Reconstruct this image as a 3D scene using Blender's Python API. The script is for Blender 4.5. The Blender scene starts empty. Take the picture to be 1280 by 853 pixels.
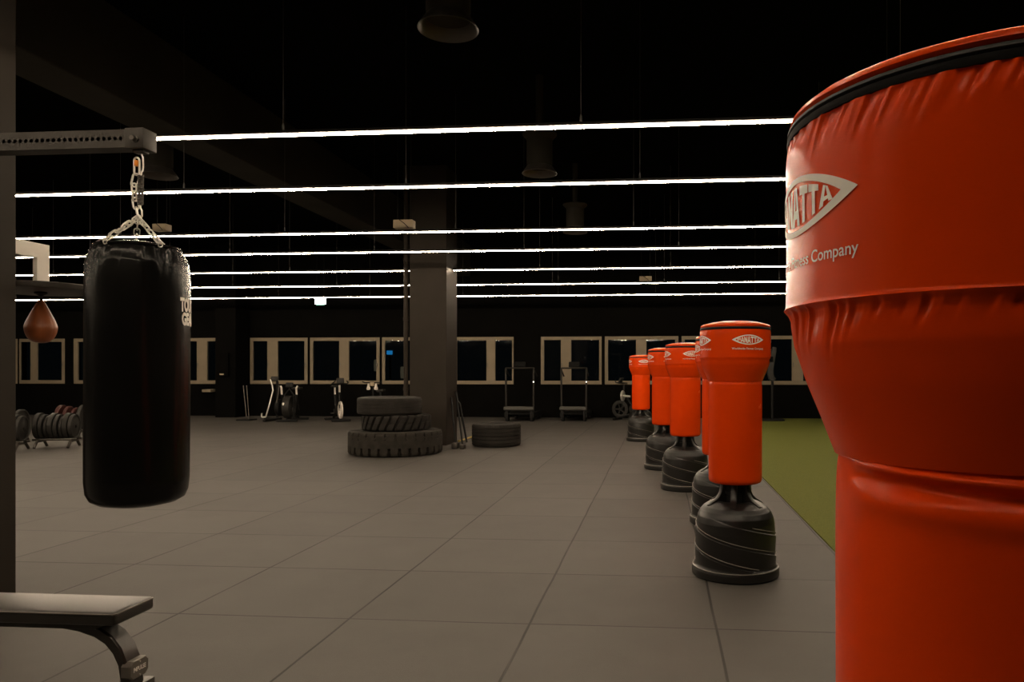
import bpy, bmesh, math, random
from math import sin, cos, pi, sqrt, atan2, exp, tan
from mathutils import Vector, Matrix
random.seed(7)
SC = bpy.context.scene
COL = SC.collection

# ------------------------------------------------------------------ camera
F, CX, CY, YAW, H = 935.0, 745.0, 465.3, 0.0848, 1.361
cy_, sy_ = cos(YAW), sin(YAW)
cam_d = bpy.data.cameras.new('camera')
cam = bpy.data.objects.new('camera', cam_d)
COL.objects.link(cam)
cam.location = (0, 0, H)
cam.rotation_euler = (pi / 2, 0, YAW)
cam_d.sensor_width = 36
cam_d.lens = F / 1280 * 36
cam_d.shift_x = (640 - CX) / 1280
cam_d.shift_y = (CY - 426.5) / 1280
cam_d.clip_start = 0.05
cam_d.clip_end = 200
SC.camera = cam


def cw(x, y):                      # camera plan coordinates (right, depth) -> world X, Y
    return (cy_ * x - sy_ * y, sy_ * x + cy_ * y)


def W(px, py, D):                  # photo measurement at depth D -> world point
    x = (px - CX) / F * D
    X, Y = cw(x, D)
    return Vector((X, Y, H - (py - CY) / F * D))


def atY(px, py, Y):                # photo measurement on the plane Y
    u = (px - CX) / F
    D = Y / (sy_ * u + cy_)
    return W(px, py, D)


# ------------------------------------------------------------------ materials
def nodes(name):
    m = bpy.data.materials.new(name)
    m.use_nodes = True
    nt = m.node_tree
    return m, nt, nt.nodes['Principled BSDF']


def mat(name, col, rough=0.5, metal=0.0, spec=0.5, noise=0.0, nscale=8.0, bump=0.0, bscale=60.0, coat=0.0, rvar=0.0):
    m, nt, b = nodes(name)
    b.inputs['Base Color'].default_value = (*col, 1)
    b.inputs['Roughness'].default_value = rough
    b.inputs['Metallic'].default_value = metal
    b.inputs['Specular IOR Level'].default_value = spec
    b.inputs['Coat Weight'].default_value = coat
    b.inputs['Coat Roughness'].default_value = 0.25
    tc = nt.nodes.new('ShaderNodeTexCoord')
    if noise:
        n = nt.nodes.new('ShaderNodeTexNoise')
        n.inputs['Scale'].default_value = nscale
        n.inputs['Detail'].default_value = 5
        nt.links.new(tc.outputs['Object'], n.inputs['Vector'])
        r = nt.nodes.new('ShaderNodeValToRGB')
        r.color_ramp.elements[0].position = 0.3
        r.color_ramp.elements[1].position = 0.7
        r.color_ramp.elements[0].color = (*[c * (1 - noise) for c in col], 1)
        r.color_ramp.elements[1].color = (*[min(1, c * (1 + noise)) for c in col], 1)
        nt.links.new(n.outputs['Fac'], r.inputs['Fac'])
        nt.links.new(r.outputs['Color'], b.inputs['Base Color'])
        if rvar:
            mr = nt.nodes.new('ShaderNodeMapRange')
            mr.inputs['To Min'].default_value = rough - rvar
            mr.inputs['To Max'].default_value = rough + rvar
            nt.links.new(n.outputs['Fac'], mr.inputs['Value'])
            nt.links.new(mr.outputs['Result'], b.inputs['Roughness'])
    if bump:
        n2 = nt.nodes.new('ShaderNodeTexNoise')
        n2.inputs['Scale'].default_value = bscale
        n2.inputs['Detail'].default_value = 4
        nt.links.new(tc.outputs['Object'], n2.inputs['Vector'])
        bp = nt.nodes.new('ShaderNodeBump')
        bp.inputs['Strength'].default_value = bump
        bp.inputs['Distance'].default_value = 0.01
        nt.links.new(n2.outputs['Fac'], bp.inputs['Height'])
        nt.links.new(bp.outputs['Normal'], b.inputs['Normal'])
    return m


def emit(name, col, strength):
    m, nt, b = nodes(name)
    b.inputs['Base Color'].default_value = (0.6, 0.6, 0.6, 1)
    b.inputs['Emission Color'].default_value = (*col, 1)
    b.inputs['Emission Strength'].default_value = strength
    return m


M = {}
M['vinyl'] = mat('red_orange_vinyl', (0.80, 0.058, 0.0022), 0.26, noise=0.04, nscale=5, bump=0.02, bscale=220, spec=0.17, rvar=0.03)
M['vinyl'].node_tree.nodes['Principled BSDF'].inputs['Specular Tint'].default_value = (1.0, 0.70, 0.55, 1)
M['piping'] = mat('dark_piping', (0.035, 0.033, 0.032), 0.6)
M['zip'] = mat('black_zip_tape', (0.007, 0.007, 0.007), 0.8, spec=0.15)
M['print'] = mat('white_print', (0.95, 0.90, 0.82), 0.55)
M['base'] = mat('black_moulded_plastic', (0.0080, 0.0074, 0.0066), 0.36, noise=0.12, nscale=7, bump=0.03, bscale=300, spec=0.65)
M['ridge'] = mat('painted_highlight_plastic', (0.24, 0.22, 0.195), 0.4, spec=0.5)  # lighter grey that paints edge highlights onto the black bag bases
M['black'] = mat('black_plastic', (0.008, 0.008, 0.008), 0.5, spec=0.2)
M['bagvinyl'] = mat('black_bag_vinyl', (0.0045, 0.0043, 0.004), 0.24, noise=0.15, nscale=4, bump=0.015, bscale=120, spec=0.22, rvar=0.05)
M['chrome'] = mat('bright_steel', (0.82, 0.79, 0.73), 0.38, metal=0.65)
M['steel'] = mat('dark_steel', (0.10, 0.09, 0.08), 0.42, metal=0.6, noise=0.3, nscale=14)
M['rig'] = mat('black_powder_coat', (0.042, 0.037, 0.032), 0.5, spec=0.3, noise=0.25, nscale=9, bump=0.05, bscale=250)
M['orange'] = mat('orange_anodised', (0.9, 0.30, 0.02), 0.35)
M['pad'] = mat('black_bench_vinyl', (0.022, 0.019, 0.0155), 0.36, noise=0.1, nscale=6, bump=0.03, bscale=200, spec=0.6)
M['badge'] = mat('grey_badge', (0.16, 0.145, 0.125), 0.4, metal=0.3)
M['rubber'] = mat('tyre_rubber', (0.030, 0.0265, 0.022), 0.75, spec=0.2, noise=0.3, nscale=9, bump=0.15, bscale=90)
M['rubber2'] = mat('tyre_rubber_smooth', (0.022, 0.0195, 0.017), 0.65, spec=0.2, noise=0.25, nscale=8, bump=0.1, bscale=80)
M['white'] = mat('white_paint', (0.88, 0.83, 0.76), 0.5, noise=0.03, nscale=5)
M['frame'] = mat('cream_window_frame', (0.235, 0.192, 0.135), 0.6, noise=0.06, nscale=3, spec=0.2)
M['wall'] = mat('black_wall_paint', (0.0035, 0.0033, 0.003), 0.9, noise=0.15, nscale=2, spec=0.03)
M['ceil'] = mat('black_ceiling_paint', (0.0035, 0.0035, 0.0032), 0.95, noise=0.2, nscale=1, spec=0.02)
M['beam'] = mat('dark_grey_ceiling_beam', (0.050, 0.046, 0.038), 0.9, noise=0.15, nscale=1, spec=0.03)
M['column'] = mat('dark_grey_column_paint', (0.030, 0.0245, 0.0195), 0.6, spec=0.12, noise=0.10, nscale=2, bump=0.03, bscale=40)
M['leather'] = mat('brown_leather', (0.30, 0.085, 0.025), 0.4, noise=0.25, nscale=9, bump=0.06, bscale=120)
M['wood'] = mat('handle_yellow', (0.55, 0.42, 0.10), 0.5)
M['beige'] = mat('beige_plastic', (0.42, 0.33, 0.22), 0.5)
M['plate'] = mat('rubber_weight_plate', (0.020, 0.0185, 0.0165), 0.5, spec=0.3, noise=0.1)
M['redplate'] = mat('maroon_rubber_plate', (0.050, 0.012, 0.010), 0.5, spec=0.3)
M['bikewhite'] = mat('white_bike_plastic', (0.72, 0.66, 0.60), 0.35)
M['bikegrey'] = mat('grey_bike_plastic', (0.022, 0.021, 0.019), 0.45, spec=0.25)
M['cover'] = mat('grey_end_cover', (0.075, 0.073, 0.068), 0.5, spec=0.3)
M['rigpost'] = mat('black_rig_upright', (0.020, 0.0175, 0.015), 0.55, spec=0.25, noise=0.2, nscale=6, bump=0.05, bscale=250)
M['duct'] = mat('dark_metal_duct', (0.10, 0.09, 0.08), 0.4, metal=0.3, noise=0.1)
M['cable'] = mat('grey_cable', (0.10, 0.095, 0.09), 0.5)
LIGHT = (1.0, 0.80, 0.575)
M['led'] = emit('led_diffuser', LIGHT, 170.0)
M['sign'] = emit('lit_sign_face', (0.78, 1.0, 0.9), 5.0)
M['signgreen'] = emit('lit_sign_green', (0.05, 0.55, 0.40), 1.0)
M['blueglow'] = emit('blue_sign_glow', (0.02, 0.30, 0.75), 0.5)
M['warmglow'] = emit('warm_lamp_glow', (1.0, 0.8, 0.5), 0.04)
M['dot'] = emit('reflection_dot', (1.0, 0.95, 0.85), 3.0)  # glow painted in for small reflections, no lamp of the treadmill
M['facade'] = mat('dim_outdoor_render', (0.30, 0.28, 0.25), 0.9, noise=0.2, nscale=1)
M['ground'] = mat('outdoor_asphalt', (0.03, 0.03, 0.03), 0.9, noise=0.2, nscale=1)


def floor_mat():
    m, nt, b = nodes('rubber_floor_tiles')
    N, L = nt.nodes, nt.links
    g = N.new('ShaderNodeNewGeometry')
    sep = N.new('ShaderNodeSeparateXYZ')
    # slight waviness of the joints
    wn = N.new('ShaderNodeTexNoise'); wn.inputs['Scale'].default_value = 0.9; wn.inputs['Detail'].default_value = 2
    L.new(g.outputs['Position'], wn.inputs['Vector'])
    wsub = N.new('ShaderNodeVectorMath'); wsub.operation = 'SUBTRACT'; wsub.inputs[1].default_value = (0.5, 0.5, 0.5)
    L.new(wn.outputs['Color'], wsub.inputs[0])
    wsc = N.new('ShaderNodeVectorMath'); wsc.operation = 'SCALE'; wsc.inputs['Scale'].default_value = 0.022
    L.new(wsub.outputs[0], wsc.inputs[0])
    wadd = N.new('ShaderNodeVectorMath'); wadd.operation = 'ADD'
    L.new(g.outputs['Position'], wadd.inputs[0]); L.new(wsc.outputs[0], wadd.inputs[1])
    L.new(wadd.outputs[0], sep.inputs[0])

    def mth(op, a, bb=None):
        n = N.new('ShaderNodeMath'); n.operation = op
        for i, v in enumerate((a, bb)):
            if v is None: continue
            if isinstance(v, (int, float)): n.inputs[i].default_value = v
            else: L.new(v, n.inputs[i])
        return n.outputs[0]
    xs = mth('SUBTRACT', sep.outputs['X'], 0.3006)
    ys = mth('ADD', sep.outputs['Y'], 0.006)

    def dist(v):
        f = mth('FRACT', v)
        return mth('MINIMUM', f, mth('SUBTRACT', 1.0, f))

    def line(v, w):
        mr = N.new('ShaderNodeMapRange'); mr.interpolation_type = 'SMOOTHSTEP'
        mr.inputs['From Min'].default_value = w * 0.45
        mr.inputs['From Max'].default_value = w
        mr.inputs['To Min'].default_value = 1.0
        mr.inputs['To Max'].default_value = 0.0
        L.new(dist(v), mr.inputs['Value'])
        return mr.outputs['Result']
    lx = line(xs, 0.0092)
    ly = mth('MULTIPLY', line(ys, 0.0088), 0.85)
    joint = mth('MAXIMUM', lx, ly)
    jn = N.new('ShaderNodeTexNoise'); jn.inputs['Scale'].default_value = 1.3; jn.inputs['Detail'].default_value = 1
    L.new(g.outputs['Position'], jn.inputs['Vector'])
    jr = N.new('ShaderNodeMapRange'); jr.inputs['From Min'].default_value = 0.35; jr.inputs['From Max'].default_value = 0.6
    jr.inputs['To Min'].default_value = 0.65; jr.inputs['To Max'].default_value = 1.0
    L.new(jn.outputs['Fac'], jr.inputs['Value'])
    joint = mth('MULTIPLY', joint, jr.outputs['Result'])
    comb = N.new('ShaderNodeCombineXYZ')
    L.new(mth('FLOOR', xs), comb.inputs[0]); L.new(mth('FLOOR', ys), comb.inputs[1])
    wn2 = N.new('ShaderNodeTexWhiteNoise'); wn2.noise_dimensions = '2D'
    L.new(comb.outputs[0], wn2.inputs['Vector'])
    n1 = N.new('ShaderNodeTexNoise'); n1.inputs['Scale'].default_value = 2.2; n1.inputs['Detail'].default_value = 6; n1.inputs['Roughness'].default_value = 0.65
    L.new(g.outputs['Position'], n1.inputs['Vector'])
    n2 = N.new('ShaderNodeTexNoise'); n2.inputs['Scale'].default_value = 160; n2.inputs['Detail'].default_value = 3
    L.new(g.outputs['Position'], n2.inputs['Vector'])
    v = mth('ADD', mth('MULTIPLY', wn2.outputs['Value'], 0.16), mth('MULTIPLY', n1.outputs['Fac'], 0.40))
    v = mth('ADD', v, mth('MULTIPLY', n2.outputs['Fac'], 0.22))
    v = mth('ADD', v, 0.62)                         # about 1 on average
    base = N.new('ShaderNodeMix'); base.data_type = 'RGBA'; base.blend_type = 'MULTIPLY'
    base.inputs['Factor'].default_value = 1.0
    base.inputs['A'].default_value = (0.088, 0.081, 0.074, 1)
    cc = N.new('ShaderNodeCombineColor')
    for i in range(3): L.new(v, cc.inputs[i])
    L.new(cc.outputs[0], base.inputs['B'])
    mix = N.new('ShaderNodeMix'); mix.data_type = 'RGBA'
    L.new(joint, mix.inputs['Factor'])
    L.new(base.outputs['Result'], mix.inputs['A'])
    mix.inputs['B'].default_value = (0.007, 0.005, 0.004, 1)
    L.new(mix.outputs['Result'], b.inputs['Base Color'])
    b.inputs['Roughness'].default_value = 0.62
    b.inputs['Specular IOR Level'].default_value = 0.35
    bp = N.new('ShaderNodeBump'); bp.inputs['Strength'].default_value = 0.25; bp.inputs['Distance'].default_value = 0.006
    L.new(mth('SUBTRACT', n2.outputs['Fac'], mth('MULTIPLY', joint, 1.5)), bp.inputs['Height'])
    L.new(bp.outputs['Normal'], b.inputs['Normal'])
    return m


def turf_mat():
    m, nt, b = nodes('green_turf')
    N, L = nt.nodes, nt.links
    g = N.new('ShaderNodeNewGeometry')
    n = N.new('ShaderNodeTexNoise'); n.inputs['Scale'].default_value = 140; n.inputs['Detail'].default_value = 4
    L.new(g.outputs['Position'], n.inputs['Vector'])
    r = N.new('ShaderNodeValToRGB')
    r.color_ramp.elements[0].position = 0.32; r.color_ramp.elements[1].position = 0.7
    r.color_ramp.elements[0].color = (0.098, 0.108, 0.018, 1)
    r.color_ramp.elements[1].color = (0.185, 0.200, 0.040, 1)
    L.new(n.outputs['Fac'], r.inputs['Fac'])
    L.new(r.outputs['Color'], b.inputs['Base Color'])
    b.inputs['Roughness'].default_value = 0.9
    b.inputs['Specular IOR Level'].default_value = 0.2
    bp = N.new('ShaderNodeBump'); bp.inputs['Strength'].default_value = 0.7; bp.inputs['Distance'].default_value = 0.01
    L.new(n.outputs['Fac'], bp.inputs['Height']); L.new(bp.outputs['Normal'], b.inputs['Normal'])
    return m


def glass_mat():
    m, nt, b = nodes('window_glass')
    b.inputs['Base Color'].default_value = (0.8, 0.85, 0.85, 1)
    b.inputs['Roughness'].default_value = 0.02
    b.inputs['Transmission Weight'].default_value = 1.0
    b.inputs['IOR'].default_value = 1.45
    tc = nt.nodes.new('ShaderNodeTexCoord')
    n = nt.nodes.new('ShaderNodeTexNoise'); n.inputs['Scale'].default_value = 0.8
    nt.links.new(tc.outputs['Object'], n.inputs['Vector'])
    bp = nt.nodes.new('ShaderNodeBump'); bp.inputs['Strength'].default_value = 0.06; bp.inputs['Distance'].default_value = 0.05
    nt.links.new(n.outputs['Fac'], bp.inputs['Height']); nt.links.new(bp.outputs['Normal'], b.inputs['Normal'])
    return m


M['floor'] = floor_mat()
M['turf'] = turf_mat()
M['glass'] = glass_mat()


# ------------------------------------------------------------------ mesh helpers
def finish(name, bm, m, parent=None, smooth=True, angle=0.7):
    bmesh.ops.recalc_face_normals(bm, faces=bm.faces)
    me = bpy.data.meshes.new(name)
    bm.to_mesh(me)
    bm.free()
    me.materials.append(m)
    if smooth:
        for p in me.polygons: p.use_smooth = True
        try: me.set_sharp_from_angle(angle=angle)
        except Exception: pass
    o = bpy.data.objects.new(name, me)
    COL.objects.link(o)
    if parent is not None: o.parent = parent
    return o


def thing(name, label, cat, loc=(0, 0, 0), rz=0.0, group=None):
    o = bpy.data.objects.new(name, None)
    o.empty_display_size = 0.1
    COL.objects.link(o)
    o.location = loc
    o.rotation_euler = (0, 0, rz)
    o['label'] = label
    o['category'] = cat
    if group: o['group'] = group
    return o


def tag(o, label, cat, group=None):
    o['label'] = label
    o['category'] = cat
    if group: o['group'] = group
    return o


def struct(o, label=None):
    o['kind'] = 'structure'
    if label: o['label'] = label
    return o


def dup(root, loc, rz, label, group=None):
    r = root.copy(); COL.objects.link(r)
    r.location = loc; r.rotation_euler = (0, 0, rz); r['label'] = label
    if group: r['group'] = group
    for ch in list(root.children):
        c = ch.copy(); COL.objects.link(c); c.parent = r
        for g in list(ch.children):
            d = g.copy(); COL.objects.link(d); d.parent = c
    return r


def box(bm, c, s, rot=None, bev=0.0, seg=2):
    r = bmesh.ops.create_cube(bm, size=1.0)
    vs = r['verts']
    bmesh.ops.scale(bm, vec=s, verts=vs)
    if bev > 0:
        es = list({e for v in vs for e in v.link_edges})
        rr = bmesh.ops.bevel(bm, geom=es, offset=bev, segments=seg, affect='EDGES', profile=0.5)
        vs = list({v for f in rr['faces'] for v in f.verts} | {v for v in vs if v.is_valid})
    if rot is not None: bmesh.ops.rotate(bm, cent=(0, 0, 0), matrix=rot, verts=vs)
    bmesh.ops.translate(bm, vec=c, verts=vs)
    return vs


def lathe(bm, prof, seg=48, c=(0, 0, 0), disp=None, closed=False, axis='Z'):
    rings = []
    for (r, z) in prof:
        if r < 1e-5:
            p = (0, 0, z)
            rings.append([bm.verts.new(p)])
        else:
            ring = []
            for i in range(seg):
                t = 2 * pi * i / seg
                rr, zz = (r, z) if disp is None else disp(r, z, t)
                ring.append(bm.verts.new((rr * cos(t), rr * sin(t), zz)))
            rings.append(ring)
    pairs = list(zip(rings[:-1], rings[1:]))
    if closed: pairs.append((rings[-1], rings[0]))
    for a, b in pairs:
        if len(a) == 1 and len(b) == 1: continue
        for i in range(seg):
            j = (i + 1) % seg
            if len(a) == 1: bm.faces.new((a[0], b[j], b[i]))
            elif len(b) == 1: bm.faces.new((a[i], a[j], b[0]))
            else: bm.faces.new((a[i], a[j], b[j], b[i]))
    vs = [v for r in rings for v in r]
    if axis == 'X': bmesh.ops.rotate(bm, cent=(0, 0, 0), matrix=Matrix.Rotation(pi / 2, 3, 'Y'), verts=vs)
    if axis == 'Y': bmesh.ops.rotate(bm, cent=(0, 0, 0), matrix=Matrix.Rotation(-pi / 2, 3, 'X'), verts=vs)
    bmesh.ops.translate(bm, vec=c, verts=vs)
    return vs


def tube(bm, pts, r, seg=8, closed=False, rad=None):
    pts = [Vector(p) for p in pts]
    n = len(pts)
    rings = []
    up = None
    for i, p in enumerate(pts):
        if closed: t = pts[(i + 1) % n] - pts[i - 1]
        else: t = pts[min(i + 1, n - 1)] - pts[max(i - 1, 0)]
        t.normalize()
        if up is None:
            up = Vector((0, 0, 1)) if abs(t.z) < 0.9 else Vector((1, 0, 0))
        a = (up - t * up.dot(t))
        if a.length < 1e-4: a = t.orthogonal()
        a.normalize(); up = a
        b = t.cross(a)
        rr = r if rad is None else rad[i]
        rings.append([bm.verts.new(p + (a * cos(2 * pi * k / seg) + b * sin(2 * pi * k / seg)) * rr) for k in range(seg)])
    m = n if closed else n - 1
    for i in range(m):
        A, B = rings[i], rings[(i + 1) % n]
        for k in range(seg):
            l = (k + 1) % seg
            bm.faces.new((A[k], A[l], B[l], B[k]))
    if not closed:
        bm.faces.new(rings[0][::-1]); bm.faces.new(rings[-1])


def arc_pts(c, r, a0, a1, n, plane='XZ'):
    out = []
    for i in range(n + 1):
        a = a0 + (a1 - a0) * i / n
        u, v = r * cos(a), r * sin(a)
        out.append((c[0] + u, c[1], c[2] + v) if plane == 'XZ' else (c[0] + u, c[1] + v, c[2]))
    return out


def ribbon_sweep(bm, pts, wy, th):
    """rectangular tube swept along pts in an XZ plane; wy = width along Y, th = thickness in plane (list or number)"""
    pts = [Vector(p) for p in pts]
    n = len(pts); rings = []
    for i, p in enumerate(pts):
        t = (pts[min(i + 1, n - 1)] - pts[max(i - 1, 0)]).normalized()
        nn = Vector((-t.z, 0, t.x))
        h = (th[i] if isinstance(th, list) else th) / 2
        b = min(h, wy / 2) * 0.3
        prof = [(-wy / 2 + b, -h), (wy / 2 - b, -h), (wy / 2, -h + b), (wy / 2, h - b), (wy / 2 - b, h), (-wy / 2 + b, h), (-wy / 2, h - b), (-wy / 2, -h + b)]
        rings.append([bm.verts.new(p + Vector((0, y, 0)) + nn * z) for y, z in prof])
    k = len(rings[0])
    for a, b in zip(rings[:-1], rings[1:]):
        for i in range(k):
            j = (i + 1) % k
            bm.faces.new((a[i], a[j], b[j], b[i]))
    bm.faces.new(rings[0][::-1]); bm.faces.new(rings[-1])


def text_verts(s, size, bold=0.0, sx=1.0):
    """mesh (verts, faces) of a line of lettering, centred on the origin in the XY plane"""
    cu = bpy.data.curves.new('lettering', 'FONT')
    cu.body = s; cu.size = size; cu.align_x = 'CENTER'; cu.align_y = 'CENTER'
    cu.offset = bold; cu.resolution_u = 4
    ob = bpy.data.objects.new('lettering', cu)
    COL.objects.link(ob)
    dg = bpy.context.evaluated_depsgraph_get()
    me = bpy.data.meshes.new_from_object(ob.evaluated_get(dg))
    bm = bmesh.new(); bm.from_mesh(me)
    bpy.data.objects.remove(ob); bpy.data.curves.remove(cu); bpy.data.meshes.remove(me)
    bmesh.ops.remove_doubles(bm, verts=bm.verts, dist=size * 1e-4)
    bmesh.ops.scale(bm, vec=(sx, 1, 1), verts=bm.verts)
    return bm


def slice_x(bm, x0, x1, n):
    for i in range(1, n):
        x = x0 + (x1 - x0) * i / n
        bmesh.ops.bisect_plane(bm, geom=bm.verts[:] + bm.edges[:] + bm.faces[:], plane_co=(x, 0, 0), plane_no=(1, 0, 0))


def wrap(bm, rfun, th0, z0, lift=0.0012):
    for v in bm.verts:
        t = th0 + v.co.x / rfun(z0)
        z = z0 + v.co.y
        r = rfun(z) + lift
        v.co = (r * cos(t), r * sin(t), z)


def smooth_noise(n, seed, p=1.0):
    rnd = random.Random(seed)
    vals = [rnd.random() ** p for _ in range(n)]

    def f(t):
        x = (t / (2 * pi) % 1.0) * n
        i = int(x); u = x - i; u = u * u * (3 - 2 * u)
        return vals[i % n] * (1 - u) + vals[(i + 1) % n] * u
    return f


# ------------------------------------------------------------------ room shell
XL, XR, YB, YN, ZC = -25.0, 8.0, 22.2, -5.0, 5.2
b = bmesh.new(); box(b, ((XL + 1.32) / 2, (YN + YB) / 2, -0.05), (1.32 - XL, YB - YN, 0.1))
struct(finish('floor', b, M['floor'], smooth=False), 'dark grey rubber tile floor')
b = bmesh.new(); box(b, ((XR + 1.32) / 2, (YN + YB) / 2, -0.045), (XR - 1.32, YB - YN, 0.11))
struct(finish('floor_turf', b, M['turf'], smooth=False), 'green artificial turf strip beside the rubber tiles')
b = bmesh.new(); box(b, ((XL + XR) / 2, (YN + YB) / 2, ZC + 0.05), (XR - XL, YB - YN, 0.1))
struct(finish('ceiling', b, M['ceil'], smooth=False))
b = bmesh.new(); box(b, (XL - 0.1, (YN + YB) / 2, ZC / 2), (0.2, YB - YN, ZC))
struct(finish('wall_left', b, M['wall'], smooth=False))
b = bmesh.new(); box(b, (XR + 0.1, (YN + YB) / 2, ZC / 2), (0.2, YB - YN, ZC))
struct(finish('wall_right', b, M['wall'], smooth=False))
b = bmesh.new(); box(b, ((XL + XR) / 2, YN - 0.1, ZC / 2), (XR - XL + 0.4, 0.2, ZC))
struct(finish('wall_front', b, M['wall'], smooth=False))

# windows of the far wall, as pane spans along the photo line: (outer left, outer right, [panes])
ZS, ZT = 0.99, 2.42


def wx(px): return atY(px, 465, YB).x


units = [
    (-146, -60, [(-142, -107), (-97, -64)]),
    (-52, 22, [(-48, -14), (-4, 18)]),
    (24, 81, [(25, 38), (46, 77)]),
    (92, 175, [(97, 130), (141, 171)]),
    (179, 276, [(184, 246), (259, 273)]),
    (312, 384.5, [(316, 334), (347, 380.5)]),
    (387.5, 474.5, [(391, 424), (436, 470.5)]),
    (477.5, 563.5, [(481, 514), (526, 560)]),
    (567, 642, [(571, 608), (619, 640)]),
    (676, 752, [(680, 701), (714, 749)]),
    (756, 848, [(760, 795), (808, 844)]),
    (852, 940, [(856, 891), (904, 936)]),
    (944, 1021, [(948, 990), (1004, 1017)]),
]
b = bmesh.new()
box(b, ((XL + XR) / 2, YB + 0.15, ZS / 2), (XR - XL + 0.4, 0.3, ZS))
box(b, ((XL + XR) / 2, YB + 0.15, (ZT + ZC) / 2), (XR - XL + 0.4, 0.3, ZC - ZT))
edge = XL - 0.2
for (a, c, p) in units:
    x0, x1 = wx(a), wx(c)
    if x0 - edge > 0.02:
        box(b, ((edge + x0) / 2, YB + 0.15, (ZS + ZT) / 2), (x0 - edge, 0.3, ZT - ZS))
    edge = x1
box(b, ((edge + XR + 0.2) / 2, YB + 0.15, (ZS + ZT) / 2), (XR + 0.2 - edge, 0.3, ZT - ZS))
struct(finish('wall_back', b, M['wall'], smooth=False))
for k, (a, c, ps) in enumerate(units):
    x0, x1 = wx(a), wx(c)
    w = bpy.data.objects.new('window_%d' % (k + 1), None); COL.objects.link(w)
    w.location = ((x0 + x1) / 2, YB, ZS)
    struct(w)
    ox, oy, oz = w.location
    b = bmesh.new()
    zb, zt = ZS + 0.11, ZT - 0.10
    yc, th = YB + 0.03, 0.07
    box(b, ((x0 + x1) / 2 - ox, yc - oy, (ZS + zb) / 2 - oz), (x1 - x0, th, zb - ZS), bev=0.008, seg=1)
    box(b, ((x0 + x1) / 2 - ox, yc - oy, (zt + ZT) / 2 - oz), (x1 - x0, th, ZT - zt), bev=0.008, seg=1)
    e = x0
    for (pa, pc) in ps + [(c, c)]:
        xa, xc = wx(pa), wx(pc)
        box(b, ((e + xa) / 2 - ox, yc - oy, (zb + zt) / 2 - oz), (xa - e, th, zt - zb + 0.01), bev=0.006, seg=1)
        e = xc
    finish('window_frame', b, M['frame'], w, smooth=False)
    for (pa, pc) in ps:
        xa, xc = wx(pa), wx(pc)
        b = bmesh.new(); box(b, ((xa + xc) / 2 - ox, yc + 0.01 - oy, (zb + zt) / 2 - oz), (xc - xa + 0.01, 0.008, zt - zb + 0.01))
        finish('pane', b, M['glass'], w, smooth=False)
        b = bmesh.new()
        hx = xc + 0.035 - ox
        box(b, (hx, yc - 0.045 - oy, 0.62), (0.022, 0.02, 0.05), bev=0.004, seg=1)
        tube(b, [(hx, yc - 0.06 - oy, 0.62), (hx, yc - 0.062 - oy, 0.52)], 0.008, 6)
        finish('window_handle', b, M['cable'], w)

# columns
cXr = -3.93; cW = 0.70; cY0, cY1 = 13.56, 14.28
b = bmesh.new(); box(b, (cXr - cW / 2, (cY0 + cY1) / 2, ZC / 2), (cW, cY1 - cY0, ZC), bev=0.006, seg=1)
struct(finish('column', b, M['column'], smooth=False), 'square dark column behind the stacked tyres')
lY0, lY1 = 3.55, 4.27
b = bmesh.new(); box(b, (cXr - cW / 2, (lY0 + lY1) / 2, ZC / 2), (cW, lY1 - lY0, ZC), bev=0.006, seg=1)
struct(finish('column', b, M['column'], smooth=False), 'square dark column at the left edge of the photo')
p0, p1 = atY(269, 465, 21.4), atY(294.5, 465, 21.4)
b = bmesh.new(); box(b, ((p0.x + p1.x) / 2, 21.8, ZC / 2), (p1.x - p0.x, 0.8, ZC), bev=0.006, seg=1)
struct(finish('column', b, M['wall'], smooth=False), 'black column against the far windows')

# ceiling beams
b = bmesh.new(); box(b, (-5.98, (YN + YB) / 2, 4.26 + 0.47), (0.56, YB - YN, 0.94), bev=0.01, seg=1)
struct(finish('ceiling_beam', b, M['beam'], smooth=False), 'long dark ceiling beam running away on the left')

# ------------------------------------------------------------------ LED lines
ZL = 3.294
LW, LH = 0.011, 0.009


def linear_light(Y, x0, x1, label, ph=0.0):
    t = thing('linear_light', label, 'light', (x0, Y, ZL), 0, 'LED line lights')
    L = x1 - x0
    b = bmesh.new()
    box(b, (L / 2, 0, 0.027), (L, 0.036, 0.034), bev=0.003, seg=1)
    box(b, (L / 2, 0, 0.0085), (L, 0.12, 0.004))  # wide hood plate added to block light going upward
    finish('housing_added_hood', b, M['black'], t, smooth=False)
    b = bmesh.new()
    box(b, (L / 2, 0, 0.0), (L - 0.01, LW, LH), bev=0.004, seg=1)
    finish('diffuser', b, M['led'], t, smooth=False)
    x = math.ceil((x0 - ph) / 2.45) * 2.45 + ph
    while x < x1 - 0.1:
        if x > x0 + 0.1:
            b = bmesh.new()
            tube(b, [(x - x0, 0, 0.10), (x - x0, 0, ZC - ZL)], 0.0022, 5)
            lathe(b, [(0, 0.045), (0.009, 0.048), (0.009, 0.085), (0.004, 0.105), (0, 0.107)], 8, (x - x0, 0, 0))
            finish('suspension_cable', b, M['cable'], t)
        x += 2.45
    return t


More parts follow.
